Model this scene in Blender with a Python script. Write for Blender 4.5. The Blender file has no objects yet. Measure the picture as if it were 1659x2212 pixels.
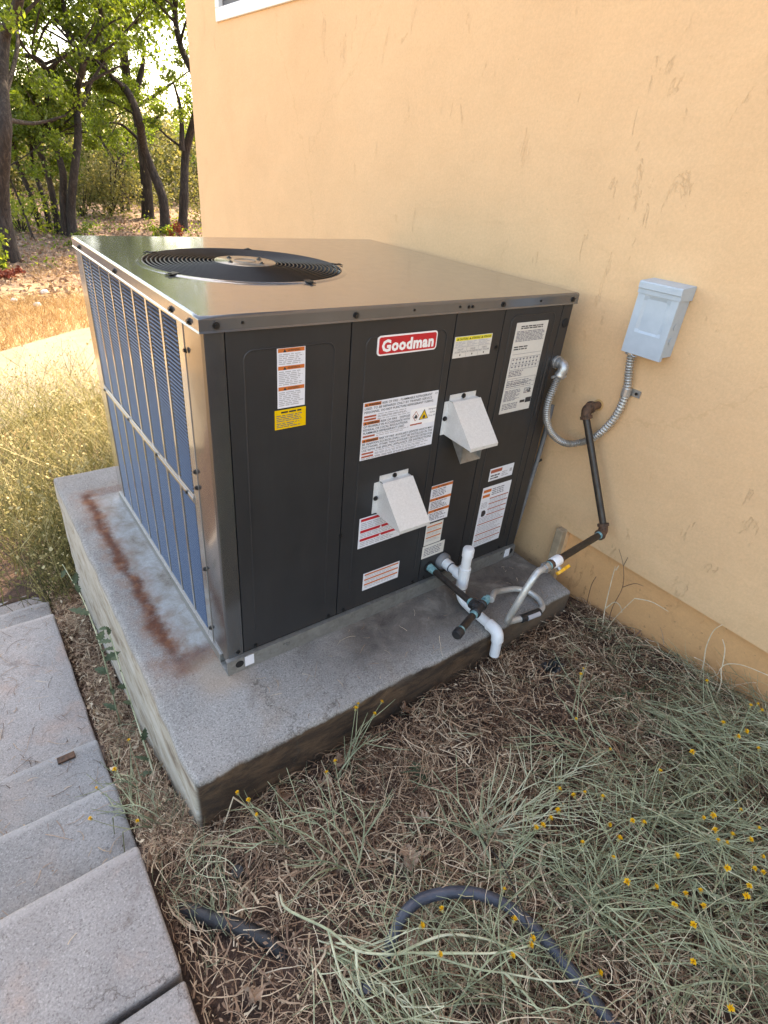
import bpy, bmesh, math, random
import numpy as np
from mathutils import Vector, Matrix, noise

SC = bpy.context.scene
COL = SC.collection
rng = np.random.default_rng(7)
random.seed(7)
R = math.radians

# ------------------------------------------------------------------ camera
cam_d = bpy.data.cameras.new('camera')
cam = bpy.data.objects.new('camera', cam_d)
COL.objects.link(cam)
cam_d.sensor_fit = 'HORIZONTAL'
cam_d.sensor_width = 36.0
cam_d.lens = 36.0 * 1218.2 / 1659.0
cam_d.clip_start = 0.02
cam_d.clip_end = 900
RX = Vector((0.80589117, -0.58591982, 0.08507282))
RY = Vector((-0.24862261, -0.46530833, -0.84951454))
RZ = Vector((0.5373325, 0.66346524, -0.52066079))
m = Matrix.Identity(4)
for i in range(3):
    m[i][0] = RX[i]; m[i][1] = -RY[i]; m[i][2] = -RZ[i]
m.translation = Vector((-0.40013, -1.12699, 1.28026))
cam.matrix_world = m
SC.camera = cam

# ------------------------------------------------------------------ sky, sun, exposure
SUN_AZ = Vector((0.76, 0.65, 0)).normalized()      # horizontal direction towards the sun
SUN_EL = R(50)
w = bpy.data.worlds.new('World'); SC.world = w; w.use_nodes = True
wn = w.node_tree
sky = wn.nodes.new('ShaderNodeTexSky'); sky.sky_type = 'NISHITA'
sky.sun_disc = False
sky.sun_elevation = SUN_EL
sky.sun_rotation = math.atan2(SUN_AZ.x, SUN_AZ.y)
sky.air_density = 1.0; sky.dust_density = 1.6; sky.ozone_density = 1.0
bg = wn.nodes['Background']; bg.inputs['Strength'].default_value = 0.15
wn.links.new(sky.outputs[0], bg.inputs[0])
sd = bpy.data.lights.new('sun', 'SUN'); sd.energy = 2.8; sd.angle = R(0.53); sd.color = (1, 0.93, 0.82)
sun = bpy.data.objects.new('sun', sd); COL.objects.link(sun)
to_sun = Vector((SUN_AZ.x * math.cos(SUN_EL), SUN_AZ.y * math.cos(SUN_EL), math.sin(SUN_EL)))
sun.rotation_euler = to_sun.to_track_quat('Z', 'Y').to_euler()
sun.location = (6, 2, 12)
vs = SC.view_settings
vs.view_transform = 'Standard'; vs.look = 'None'; vs.gamma = 1.0; vs.use_curve_mapping = False
vs.exposure = 2.58
try:
    vs.use_white_balance = True
    vs.white_balance_temperature = 9100
    vs.white_balance_tint = 13
except Exception:
    pass
SC.cycles.max_bounces = 8
SC.cycles.use_denoising = True

# ------------------------------------------------------------------ node materials
def node(nt, t, props=None, **inp):
    n = nt.nodes.new(t)
    for k, v in (props or {}).items():
        setattr(n, k, v)
    for k, v in inp.items():
        key = int(k[1:]) if k[0] == 'i' and k[1:].isdigit() else k.replace('_', ' ')
        s = n.inputs[key]
        if isinstance(v, bpy.types.NodeSocket):
            nt.links.new(v, s)
        else:
            if s.type == 'RGBA' and len(v) == 3:
                v = (*v, 1)
            s.default_value = v
    return n

def new_mat(name):
    mt = bpy.data.materials.new(name); mt.use_nodes = True
    nt = mt.node_tree
    return mt, nt, nt.nodes['Principled BSDF']

def pos(nt):
    return node(nt, 'ShaderNodeNewGeometry').outputs['Position']

def ntex(nt, vec, scale, detail=6, rough=0.6, dist=0.0):
    return node(nt, 'ShaderNodeTexNoise', Vector=vec, Scale=scale, Detail=detail, Roughness=rough, Distortion=dist).outputs['Fac']

def ramp(nt, fac, stops):
    n = node(nt, 'ShaderNodeValToRGB', Fac=fac)
    el = n.color_ramp.elements
    while len(el) > 1:
        el.remove(el[-1])
    el[0].position = stops[0][0]
    c = stops[0][1]; el[0].color = (*c, 1) if not isinstance(c, (int, float)) else (c, c, c, 1)
    for p, c in stops[1:]:
        e = el.new(p); e.color = (*c, 1) if not isinstance(c, (int, float)) else (c, c, c, 1)
    return n.outputs['Color']

def mix(nt, f, a, b, mode='MIX'):
    n = nt.nodes.new('ShaderNodeMix'); n.data_type = 'RGBA'; n.blend_type = mode
    for key, v in ((0, f), (6, a), (7, b)):
        s = n.inputs[key]
        if isinstance(v, bpy.types.NodeSocket):
            nt.links.new(v, s)
        else:
            if s.type == 'RGBA' and len(v) == 3:
                v = (*v, 1)
            s.default_value = v
    return n.outputs[2]

def mth(nt, op, a, b=0.0, c=0.0, clamp=False):
    n = node(nt, 'ShaderNodeMath', {'operation': op, 'use_clamp': clamp}, i0=a, i1=b, i2=c)
    return n.outputs[0]

def sstep(nt, v, lo, hi):
    n = node(nt, 'ShaderNodeMapRange', {'interpolation_type': 'SMOOTHSTEP'}, Value=v)
    n.inputs['From Min'].default_value = lo; n.inputs['From Max'].default_value = hi
    return n.outputs[0]

def bump(nt, bsdf, h, strength=0.3, dist=0.01):
    b = node(nt, 'ShaderNodeBump', Height=h, Strength=strength, Distance=dist)
    nt.links.new(b.outputs[0], bsdf.inputs['Normal'])
    return b

def simple(name, c1, c2=None, scale=40, rough=0.5, metallic=0.0, bmp=0.0, spec=0.5, ior=1.5, coat=0.0, rvar=0.0):
    mt, nt, b = new_mat(name)
    c2 = c2 or tuple(min(1, x * 1.25) for x in c1)
    p = pos(nt)
    f = ntex(nt, p, scale)
    nt.links.new(ramp(nt, f, [(0.3, c1), (0.7, c2)]), b.inputs['Base Color'])
    b.inputs['Roughness'].default_value = rough
    if rvar:
        f2 = ntex(nt, p, scale * 0.4)
        nt.links.new(ramp(nt, f2, [(0.3, max(0.02, rough - rvar)), (0.75, min(1, rough + rvar))]), b.inputs['Roughness'])
    b.inputs['Metallic'].default_value = metallic
    b.inputs['IOR'].default_value = ior
    b.inputs['Specular IOR Level'].default_value = spec
    b.inputs['Coat Weight'].default_value = coat
    b.inputs['Coat Roughness'].default_value = 0.08
    if bmp:
        bump(nt, b, ntex(nt, p, scale * 2.5), bmp, 0.002)
    return mt

MT = {}
# painted steel of the unit
def paint(name, c, rough, ior, coat, wav=0.0, metal=0.0):
    mt, nt, b = new_mat(name)
    p = pos(nt)
    f = ntex(nt, p, 9, 5, 0.6)
    c2 = tuple(x * 1.22 for x in c)
    nt.links.new(ramp(nt, f, [(0.35, c), (0.7, c2)]), b.inputs['Base Color'])
    f2 = ntex(nt, p, 26, 6, 0.7)
    nt.links.new(ramp(nt, f2, [(0.3, max(0.03, rough - 0.05)), (0.75, rough + 0.07)]), b.inputs['Roughness'])
    b.inputs['IOR'].default_value = ior; b.inputs['Metallic'].default_value = metal
    b.inputs['Coat Weight'].default_value = coat
    b.inputs['Coat Roughness'].default_value = max(0.05, rough * 0.5)
    h = node(nt, 'ShaderNodeMath', {'operation': 'MULTIPLY_ADD'}, i0=ntex(nt, p, 3.0, 2, 0.4), i1=1.0 * wav, i2=ntex(nt, p, 900, 2, 0.5)).outputs[0]
    h2 = mth(nt, 'ADD', mth(nt, 'MULTIPLY', ntex(nt, p, 3.2, 1, 0.3), wav), mth(nt, 'MULTIPLY', ntex(nt, p, 700, 2, 0.5), 0.03))
    bump(nt, b, h2, 0.25, 0.01)
    return mt
MT['panel'] = paint('panel_paint', (0.022, 0.0225, 0.0245), 0.40, 1.5, 0.0, 0.55)
nt = MT['panel'].node_tree; b = nt.nodes['Principled BSDF']; p = pos(nt)
mpx = node(nt, 'ShaderNodeMapping', Vector=p); mpx.inputs['Scale'].default_value = (1, 1, 0.10)
dst = mth(nt, 'MULTIPLY', ramp(nt, ntex(nt, mpx.outputs[0], 26, 6, 0.7), [(0.45, 0.0), (0.75, 1.0)]), ramp(nt, ntex(nt, p, 3.5, 4, 0.6), [(0.4, 0.1), (0.7, 1.0)]))
old = b.inputs['Base Color'].links[0].from_socket
nt.links.new(mix(nt, mth(nt, 'MULTIPLY', dst, 0.07), old, (0.16, 0.15, 0.135)), b.inputs['Base Color'])
MT['post'] = paint('post_paint', (0.035, 0.036, 0.036), 0.20, 2.0, 0.8, 0.4)
MT['lid'] = paint('lid_paint', (0.062, 0.064, 0.068), 0.18, 1.85, 0.7, 0.14)
MT['coil_frame'] = paint('coil_frame_paint', (0.22, 0.215, 0.20), 0.16, 2.0, 1.0, 0.3, 0.32)
MT['louver'] = simple('louver_sky_tint', (0.024, 0.058, 0.118), (0.034, 0.074, 0.142), 60, 0.34, spec=0.28, ior=1.5, coat=0.0)  # blue of the reflected sky put into the grey slats' base colour
MT['black'] = simple('black_void', (0.006, 0.006, 0.007), (0.01, 0.01, 0.011), 20, 0.7)
MT['fin'] = simple('coil_fins', (0.012, 0.013, 0.015), (0.02, 0.02, 0.022), 200, 0.6)
MT['wire'] = simple('guard_wire', (0.006, 0.006, 0.007), (0.011, 0.011, 0.012), 50, 0.42, spec=0.35)
MT['blade'] = simple('fan_blade', (0.012, 0.013, 0.018), (0.02, 0.02, 0.026), 30, 0.25)
MT['screw'] = simple('screw_black', (0.008, 0.008, 0.008), (0.018, 0.018, 0.018), 200, 0.3)
MT['hubplate'] = simple('hub_plate', (0.22, 0.19, 0.16), (0.28, 0.25, 0.2), 40, 0.22, metallic=0.5)

def galv(name, c1, c2, rough, scale=55, metallic=0.55):
    mt, nt, b = new_mat(name)
    p = pos(nt)
    v = node(nt, 'ShaderNodeTexVoronoi', Vector=p, Scale=scale * 3).outputs['Color']
    g = node(nt, 'ShaderNodeSeparateColor', Color=v).outputs[0]
    f = mth(nt, 'MULTIPLY_ADD', g, 0.35, mth(nt, 'MULTIPLY', ntex(nt, p, scale), 0.65))
    nt.links.new(ramp(nt, f, [(0.25, c1), (0.75, c2)]), b.inputs['Base Color'])
    b.inputs['Metallic'].default_value = metallic
    nt.links.new(ramp(nt, f, [(0.2, rough - 0.08), (0.8, rough + 0.1)]), b.inputs['Roughness'])
    return mt
MT['galv'] = galv('galvanised_steel', (0.62, 0.62, 0.61), (0.72, 0.72, 0.71), 0.42, 110, 0.2)
MT['rail'] = galv('rail_steel', (0.26, 0.255, 0.24), (0.36, 0.355, 0.335), 0.34, 30)
MT['conduit'] = simple('conduit_steel', (0.40, 0.385, 0.36), (0.58, 0.56, 0.53), 60, 0.34, metallic=0.75)
MT['fitting'] = simple('zinc_fitting', (0.36, 0.37, 0.38), (0.5, 0.5, 0.5), 70, 0.35, metallic=0.7)
MT['boxpaint'] = simple('box_paint', (0.36, 0.43, 0.49), (0.42, 0.49, 0.55), 25, 0.42, bmp=0.1)
MT['iron'] = simple('black_iron_pipe', (0.012, 0.010, 0.009), (0.045, 0.032, 0.025), 45, 0.42, bmp=0.2, rvar=0.12)
MT['rustfit'] = simple('rusty_fitting', (0.030, 0.018, 0.012), (0.16, 0.075, 0.04), 70, 0.75, bmp=0.5)
MT['dope'] = simple('thread_sealant', (0.05, 0.20, 0.23), (0.26, 0.48, 0.50), 120, 0.55, bmp=0.4)
MT['pvc'] = simple('white_pvc', (0.66, 0.68, 0.70), (0.78, 0.80, 0.82), 12, 0.3)
MT['pvcgrey'] = simple('grey_pvc', (0.16, 0.17, 0.18), (0.22, 0.22, 0.23), 30, 0.45)
MT['flex'] = simple('coated_flex_line', (0.45, 0.46, 0.45), (0.6, 0.6, 0.58), 80, 0.30, metallic=0.35)
MT['yellow'] = simple('valve_handle_yellow', (0.75, 0.36, 0.02), (0.85, 0.43, 0.03), 60, 0.4)
MT['whitetag'] = simple('white_tag', (0.68, 0.72, 0.76), (0.8, 0.82, 0.84), 150, 0.5)
MT['hose'] = simple('hose_rubber', (0.030, 0.036, 0.052), (0.062, 0.070, 0.094), 30, 0.38, bmp=0.3, rvar=0.1)
MT['blackplastic'] = simple('black_plastic', (0.008, 0.009, 0.011), (0.03, 0.03, 0.033), 45, 0.5, bmp=0.4)
MT['greycable'] = simple('grey_cable', (0.12, 0.12, 0.125), (0.2, 0.2, 0.2), 40, 0.5)
MT['vinyl'] = simple('window_vinyl', (0.72, 0.71, 0.72), (0.8, 0.79, 0.79), 10, 0.35)
MT['seal'] = simple('window_gasket', (0.07, 0.07, 0.075), None, 20, 0.6)
MT['stone'] = simple('pale_stone', (0.5, 0.46, 0.42), (0.7, 0.66, 0.6), 8, 0.85, bmp=0.4)
# glass: dark reflective pane
mt, nt, b = new_mat('window_glass')
nt.links.new(ramp(nt, ntex(nt, pos(nt), 4), [(0.3, (0.012, 0.016, 0.02)), (0.7, (0.02, 0.026, 0.034))]), b.inputs['Base Color'])
b.inputs['Roughness'].default_value = 0.03; b.inputs['IOR'].default_value = 1.6
MT['glass'] = mt
# flat print colours
for k, c in {'p_white': (0.74, 0.75, 0.80), 'p_cream': (0.66, 0.64, 0.60), 'p_orange': (0.62, 0.16, 0.035), 'p_red': (0.56, 0.018, 0.028),
             'p_rust': (0.42, 0.10, 0.055), 'p_black': (0.03, 0.03, 0.035), 'p_ink': (0.13, 0.13, 0.17), 'p_yellow': (0.80, 0.50, 0.01),
             'p_lemon': (0.80, 0.70, 0.05), 'p_grey': (0.42, 0.42, 0.45), 'p_bwhite': (0.86, 0.85, 0.85)}.items():
    MT[k] = simple(k, c, tuple(min(1, x * 1.06) for x in c), 90, 0.38)

# stucco -----------------------------------------------------------
def mid0(nt, p): return ntex(nt, p, 7, 6, 0.7)
def stucco(name, ca, cb, cpatch, mark=1.0):
    mt, nt, b = new_mat(name)
    p = pos(nt)
    big = ntex(nt, p, 0.9, 5, 0.6)
    col = ramp(nt, big, [(0.3, ca), (0.7, cb)])
    mp = node(nt, 'ShaderNodeMapping', Vector=p); mp.inputs['Scale'].default_value = (1, 4.2, 1.3)
    v1 = ntex(nt, mp.outputs[0], 4.3, 7, 0.66, 0.5)
    reg = ntex(nt, p, 2.2, 2, 0.5)
    thr = mth(nt, 'ADD', v1, mth(nt, 'MULTIPLY', mth(nt, 'SUBTRACT', reg, 0.5), 0.22))
    pit = sstep(nt, thr, 0.632, 0.662)                       # spalled flecks, stretched upright
    edge = mth(nt, 'SUBTRACT', sstep(nt, thr, 0.622, 0.639), sstep(nt, thr, 0.639, 0.669))
    fine = ntex(nt, p, 230, 4, 0.7)
    col = mix(nt, 1.0, col, ramp(nt, ntex(nt, p, 130, 4, 0.75), [(0.3, 0.93), (0.7, 1.06)]), 'MULTIPLY')
    col = mix(nt, 1.0, col, ramp(nt, ntex(nt, p, 3.1, 6, 0.65, 0.6), [(0.3, 0.95), (0.7, 1.03)]), 'MULTIPLY')
    mid = ntex(nt, p, 16, 5, 0.6)
    col = mix(nt, mth(nt, 'MULTIPLY', edge, 0.08 * mark, clamp=True), col, cpatch)
    col = mix(nt, mth(nt, 'MULTIPLY', pit, 0.03 * mark), col, cpatch)
    zz = node(nt, 'ShaderNodeSeparateXYZ', Vector=p).outputs[2]
    low = mth(nt, 'SUBTRACT', 1.0, sstep(nt, mth(nt, 'ADD', zz, mth(nt, 'MULTIPLY', mth(nt, 'SUBTRACT', mid0(nt, p), 0.5), 0.5)), -0.05, 0.34))
    speck = sstep(nt, mth(nt, 'ADD', ntex(nt, p, 55, 3, 0.6), mth(nt, 'MULTIPLY', low, 0.08)), 0.72, 0.77)
    col = mix(nt, mth(nt, 'MULTIPLY', low, 0.22), col, cpatch)
    col = mix(nt, mth(nt, 'MULTIPLY', speck, 0.35), col, (0.16, 0.09, 0.05))
    hair = node(nt, 'ShaderNodeTexVoronoi', {'feature': 'DISTANCE_TO_EDGE'}, Vector=mp.outputs[0], Scale=0.35)
    mp2 = node(nt, 'ShaderNodeVectorMath', {'operation': 'ADD'}, i0=p)
    nn = node(nt, 'ShaderNodeTexNoise', Vector=p, Scale=2.0, Detail=6.0, Roughness=0.7)
    sc = node(nt, 'ShaderNodeVectorMath', {'operation': 'SCALE'}, i0=nn.outputs['Color']); sc.inputs['Scale'].default_value = 0.35
    nt.links.new(sc.outputs[0], mp2.inputs[1]); nt.links.new(mp2.outputs[0], hair.inputs['Vector'])
    crack = mth(nt, 'SUBTRACT', 1.0, sstep(nt, hair.outputs['Distance'], 0.0, 0.0022))
    col = mix(nt, mth(nt, 'MULTIPLY', crack, 0.16 * mark), col, cpatch)
    nt.links.new(col, b.inputs['Base Color'])
    b.inputs['Roughness'].default_value = 0.88
    tro = node(nt, 'ShaderNodeMapping', Vector=p); tro.inputs['Scale'].default_value = (1, 1.0, 2.6); tro.inputs['Rotation'].default_value = (0.5, 0, 0)
    h = mth(nt, 'SUBTRACT', mth(nt, 'ADD', mth(nt, 'MULTIPLY', fine, 0.16), mth(nt, 'ADD', mth(nt, 'MULTIPLY', mid, 0.40), mth(nt, 'MULTIPLY', ntex(nt, tro.outputs[0], 5.5, 4, 0.55), 0.9))), mth(nt, 'MULTIPLY', pit, 0.6))
    bump(nt, b, h, 0.55, 0.007)
    return mt
MT['stucco'] = stucco('stucco', (0.70, 0.44, 0.243), (0.74, 0.48, 0.275), (0.44, 0.25, 0.11))
MT['footing'] = stucco('footing_paint', (0.72, 0.36, 0.155), (0.79, 0.43, 0.20), (0.30, 0.15, 0.06), 0.8)
MT['trimboard'] = stucco('trim_board', (0.55, 0.31, 0.12), (0.62, 0.37, 0.16), (0.32, 0.17, 0.07), 0.6)
MT['roofing'] = simple('roof_shingle', (0.06, 0.055, 0.05), (0.11, 0.1, 0.09), 12, 0.9)
MT['greywood'] = simple('weathered_wood', (0.28, 0.205, 0.135), (0.44, 0.33, 0.22), 30, 0.85, bmp=0.5)

# concrete ---------------------------------------------------------
def concrete(name, base, light, dark, warm, agg=1.0, pad=False, tread=False):
    mt, nt, b = new_mat(name)
    p = pos(nt)
    big = ntex(nt, p, 2.3, 6, 0.62)
    col = mix(nt, sstep(nt, big, 0.32, 0.68), base, light)
    wm = sstep(nt, ntex(nt, p, 3.7, 5, 0.65, 0.4), 0.5, 0.72)
    col = mix(nt, mth(nt, 'MULTIPLY', wm, 0.7), col, warm)
    grain = ntex(nt, p, 210, 4, 0.75)
    col = mix(nt, 1.0, col, ramp(nt, grain, [(0.30, 0.66), (0.5, 0.98), (0.70, 1.30)]), 'MULTIPLY')
    vo = node(nt, 'ShaderNodeTexVoronoi', Vector=p, Scale=330)
    peb = mth(nt, 'LESS_THAN', node(nt, 'ShaderNodeSeparateColor', Color=vo.outputs['Color']).outputs[0], 0.16 * agg)
    col = mix(nt, mth(nt, 'MULTIPLY', peb, 0.34), col, tuple(x * 0.35 for x in dark))
    peb2 = mth(nt, 'GREATER_THAN', node(nt, 'ShaderNodeSeparateColor', Color=vo.outputs['Color']).outputs[1], 1 - 0.12 * agg)
    col = mix(nt, mth(nt, 'MULTIPLY', peb2, 0.28), col, tuple(min(1, x * 1.7) for x in light))
    st = sstep(nt, ntex(nt, p, 6.5, 7, 0.7, 0.6), 0.55 if pad else 0.58, 0.74)
    col = mix(nt, mth(nt, 'MULTIPLY', st, 0.65), col, dark)
    if tread:
        # soil and crumbs swept against the foot of each riser; pale worn nosing
        yv = node(nt, 'ShaderNodeSeparateXYZ', Vector=p).outputs[1]
        yw = mth(nt, 'ADD', yv, mth(nt, 'MULTIPLY', mth(nt, 'SUBTRACT', ntex(nt, p, 9, 6, 0.7), 0.5), 0.10))
        acc = None
        for yf in (-0.30, 0.0, 0.30, 1.20, 1.50):
            d_ = mth(nt, 'SUBTRACT', yw, yf)
            m1 = mth(nt, 'MULTIPLY', sstep(nt, d_, -0.03, 0.0), mth(nt, 'SUBTRACT', 1.0, sstep(nt, d_, 0.01, 0.13)))
            acc = m1 if acc is None else mth(nt, 'MAXIMUM', acc, m1)
            d2_ = mth(nt, 'SUBTRACT', yv, yf)
            worn = mth(nt, 'MULTIPLY', sstep(nt, d2_, -0.014, 0.002), mth(nt, 'SUBTRACT', 1.0, sstep(nt, d2_, 0.012, 0.016)))
            zed = node(nt, 'ShaderNodeSeparateXYZ', Vector=p).outputs[2]
            ztop = {-0.30: -0.10, 0.0: -0.25, 0.30: -0.40, 1.20: -0.55, 1.50: -0.70}[yf]
            worn = mth(nt, 'MULTIPLY', worn, sstep(nt, zed, ztop - 0.05, ztop - 0.03))
            col = mix(nt, mth(nt, 'MULTIPLY', mth(nt, 'MULTIPLY', worn, ntex(nt, p, 14, 5, 0.7)), 0.9), col, tuple(min(1, x * 1.25) for x in light))
            low = mth(nt, 'SUBTRACT', 1.0, sstep(nt, zed, ztop - 0.08, ztop - 0.06))
            col = mix(nt, mth(nt, 'MULTIPLY', mth(nt, 'MULTIPLY', m1, low), 0.9), col, (0.075, 0.055, 0.043))
    rough_h = mth(nt, 'ADD', mth(nt, 'MULTIPLY', grain, 0.5), mth(nt, 'MULTIPLY', ntex(nt, p, 45, 5, 0.65), 0.6))
    if pad:
        s = node(nt, 'ShaderNodeSeparateXYZ', Vector=p)
        x, y, z = s.outputs
        wob = mth(nt, 'MULTIPLY', mth(nt, 'SUBTRACT', ntex(nt, p, 4.0, 6, 0.7), 0.5), 0.06)
        fineb = mth(nt, 'MULTIPLY', mth(nt, 'SUBTRACT', ntex(nt, p, 28, 5, 0.7), 0.5), 0.03)
        xx = mth(nt, 'ADD', mth(nt, 'ADD', x, wob), fineb)
        yy = mth(nt, 'ADD', mth(nt, 'ADD', y, wob), fineb)
        top = sstep(nt, z, -0.012, -0.002)
        # pale lime scale between the rust run and the unit
        lime = mth(nt, 'MULTIPLY', mth(nt, 'MULTIPLY', sstep(nt, xx, -0.105, -0.085), sstep(nt, yy, 0.06, 0.16)), mth(nt, 'SUBTRACT', 1.0, sstep(nt, yy, 1.13, 1.2)))
        lime = mth(nt, 'MULTIPLY', lime, mth(nt, 'SUBTRACT', 1.0, sstep(nt, xx, 0.02, 0.04)))
        lcol = ramp(nt, ntex(nt, p, 11, 7, 0.7, 0.5), [(0.30, (0.15, 0.115, 0.085)), (0.40, (0.27, 0.24, 0.205)), (0.50, (0.33, 0.325, 0.31)), (0.60, (0.40, 0.415, 0.415)), (0.72, (0.52, 0.54, 0.54))])
        col = mix(nt, mth(nt, 'MULTIPLY', mth(nt, 'MULTIPLY', lime, top), 0.72), col, lcol)
        # rust run
        meander = mth(nt, 'MULTIPLY', mth(nt, 'SUBTRACT', ntex(nt, p, 2.1, 3, 0.6), 0.5), 0.11)
        dx = mth(nt, 'ABSOLUTE', mth(nt, 'ADD', mth(nt, 'ADD', xx, 0.121), meander))
        dx = mth(nt, 'SUBTRACT', dx, mth(nt, 'MULTIPLY', mth(nt, 'SUBTRACT', ntex(nt, p, 7.5, 5, 0.7), 0.5), 0.045))
        run = mth(nt, 'SUBTRACT', 1.0, sstep(nt, dx, 0.002, 0.034))
        haze_ = mth(nt, 'SUBTRACT', 1.0, sstep(nt, dx, 0.015, 0.085))
        haze_ = mth(nt, 'MULTIPLY', mth(nt, 'MULTIPLY', haze_, ramp(nt, ntex(nt, p, 12, 7, 0.75), [(0.38, 0.0), (0.62, 1.0)])), mth(nt, 'MULTIPLY', sstep(nt, yy, -0.02, 0.15), mth(nt, 'SUBTRACT', 1.0, sstep(nt, yy, 1.22, 1.28))))
        col = mix(nt, mth(nt, 'MULTIPLY', mth(nt, 'MULTIPLY', haze_, top), 0.75), col, (0.24, 0.115, 0.065))
        run = mth(nt, 'MULTIPLY', run, mth(nt, 'MULTIPLY', sstep(nt, yy, 0.07, 0.2), mth(nt, 'SUBTRACT', 1.0, sstep(nt, yy, 1.2, 1.25))))
        dy = mth(nt, 'ABSOLUTE', mth(nt, 'SUBTRACT', yy, 1.215))
        run2 = mth(nt, 'MULTIPLY', mth(nt, 'SUBTRACT', 1.0, sstep(nt, dy, 0.018, 0.04)), mth(nt, 'MULTIPLY', sstep(nt, xx, -0.15, -0.12), mth(nt, 'SUBTRACT', 1.0, sstep(nt, x, 0.05, 0.1))))
        dy3 = mth(nt, 'ABSOLUTE', mth(nt, 'SUBTRACT', yy, 0.10))
        run3 = mth(nt, 'MULTIPLY', mth(nt, 'SUBTRACT', 1.0, sstep(nt, dy3, 0.02, 0.06)), mth(nt, 'MULTIPLY', sstep(nt, xx, -0.15, -0.1), mth(nt, 'SUBTRACT', 1.0, sstep(nt, x, -0.01, 0.08))))
        run3 = mth(nt, 'MULTIPLY', run3, 0.75)
        rr = mth(nt, 'MAXIMUM', mth(nt, 'MAXIMUM', run, mth(nt, 'MULTIPLY', run2, 0.4)), run3)
        rbreak = ramp(nt, mth(nt, 'ADD', mth(nt, 'MULTIPLY', ntex(nt, p, 24, 6, 0.7), 0.5), mth(nt, 'MULTIPLY', ntex(nt, p, 5, 3, 0.6), 0.5)), [(0.32, 0.3), (0.47, 1.0)])
        rcol = ramp(nt, ntex(nt, p, 17, 6, 0.7), [(0.30, (0.045, 0.011, 0.005)), (0.52, (0.125, 0.034, 0.013)), (0.72, (0.28, 0.115, 0.05))])
        col = mix(nt, mth(nt, 'MULTIPLY', mth(nt, 'MULTIPLY', mth(nt, 'MULTIPLY', rr, rbreak), top), 0.92), col, rcol)
        # tan wash round the front corner of the unit
        tan_ = mth(nt, 'MULTIPLY', mth(nt, 'SUBTRACT', 1.0, sstep(nt, mth(nt, 'ABSOLUTE', mth(nt, 'ADD', xx, 0.02)), 0.03, 0.11)), mth(nt, 'SUBTRACT', 1.0, sstep(nt, mth(nt, 'ABSOLUTE', mth(nt, 'SUBTRACT', yy, 0.02)), 0.04, 0.11)))
        col = mix(nt, mth(nt, 'MULTIPLY', mth(nt, 'MULTIPLY', tan_, top), 0.5), col, (0.36, 0.26, 0.18))
        # brown grime on the service side
        gr = mth(nt, 'MULTIPLY', sstep(nt, xx, 0.12, 0.5), sstep(nt, yy, -0.29, -0.12))
        gcol = ramp(nt, ntex(nt, p, 9, 7, 0.7, 0.6), [(0.36, (0.055, 0.044, 0.038)), (0.55, (0.13, 0.11, 0.095)), (0.68, (0.24, 0.21, 0.18))])
        col = mix(nt, mth(nt, 'MULTIPLY', mth(nt, 'MULTIPLY', gr, top), 0.85), col, gcol)
        # front face: soil and algae stained; left face: pale layered pour
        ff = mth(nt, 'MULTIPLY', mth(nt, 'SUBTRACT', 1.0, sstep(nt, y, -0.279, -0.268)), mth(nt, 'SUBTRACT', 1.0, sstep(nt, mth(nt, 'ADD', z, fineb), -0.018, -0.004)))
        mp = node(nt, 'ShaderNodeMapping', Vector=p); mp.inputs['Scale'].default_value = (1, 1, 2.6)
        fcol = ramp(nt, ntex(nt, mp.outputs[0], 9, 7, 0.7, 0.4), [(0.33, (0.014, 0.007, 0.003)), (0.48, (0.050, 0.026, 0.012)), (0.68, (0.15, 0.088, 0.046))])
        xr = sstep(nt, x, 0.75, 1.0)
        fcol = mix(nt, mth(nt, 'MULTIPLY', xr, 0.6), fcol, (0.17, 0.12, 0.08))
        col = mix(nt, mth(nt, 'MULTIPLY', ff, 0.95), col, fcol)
        lf = mth(nt, 'MULTIPLY', mth(nt, 'SUBTRACT', 1.0, sstep(nt, x, -0.206, -0.196)), mth(nt, 'SUBTRACT', 1.0, sstep(nt, z, -0.03, -0.01)))
        mp2 = node(nt, 'ShaderNodeMapping', Vector=p); mp2.inputs['Scale'].default_value = (1, 0.9, 2.4)
        lcol2 = ramp(nt, ntex(nt, mp2.outputs[0], 8, 7, 0.7, 0.5), [(0.32, (0.17, 0.12, 0.08)), (0.48, (0.40, 0.36, 0.29)), (0.66, (0.52, 0.50, 0.45))])
        col = mix(nt, mth(nt, 'MULTIPLY', lf, 0.85), col, lcol2)
    nt.links.new(col, b.inputs['Base Color'])
    b.inputs['Roughness'].default_value = 0.92
    pore = sstep(nt, ntex(nt, p, 95, 2, 0.5), 0.66, 0.74)
    ck = node(nt, 'ShaderNodeTexVoronoi', {'feature': 'DISTANCE_TO_EDGE'}, Vector=node(nt, 'ShaderNodeVectorMath', {'operation': 'ADD'}, i0=p, i1=node(nt, 'ShaderNodeVectorMath', {'operation': 'SCALE'}, i0=node(nt, 'ShaderNodeTexNoise', Vector=p, Scale=4.0, Detail=7.0, Roughness=0.7).outputs['Color'], Scale=0.3).outputs[0]).outputs[0], Scale=1.1)
    crk = mth(nt, 'MULTIPLY', mth(nt, 'SUBTRACT', 1.0, sstep(nt, ck.outputs['Distance'], 0.0, 0.004)), sstep(nt, ntex(nt, p, 1.7, 3, 0.5), 0.48, 0.6))
    col2 = mix(nt, mth(nt, 'MULTIPLY', mth(nt, 'MAXIMUM', crk, mth(nt, 'MULTIPLY', pore, 0.5)), 0.6), col, tuple(x * 0.6 for x in dark))
    nt.links.new(col2, b.inputs['Base Color'])
    bump(nt, b, mth(nt, 'SUBTRACT', rough_h, mth(nt, 'MULTIPLY', mth(nt, 'MAXIMUM', crk, pore), 0.5)), 0.55, 0.004)
    return mt
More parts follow.
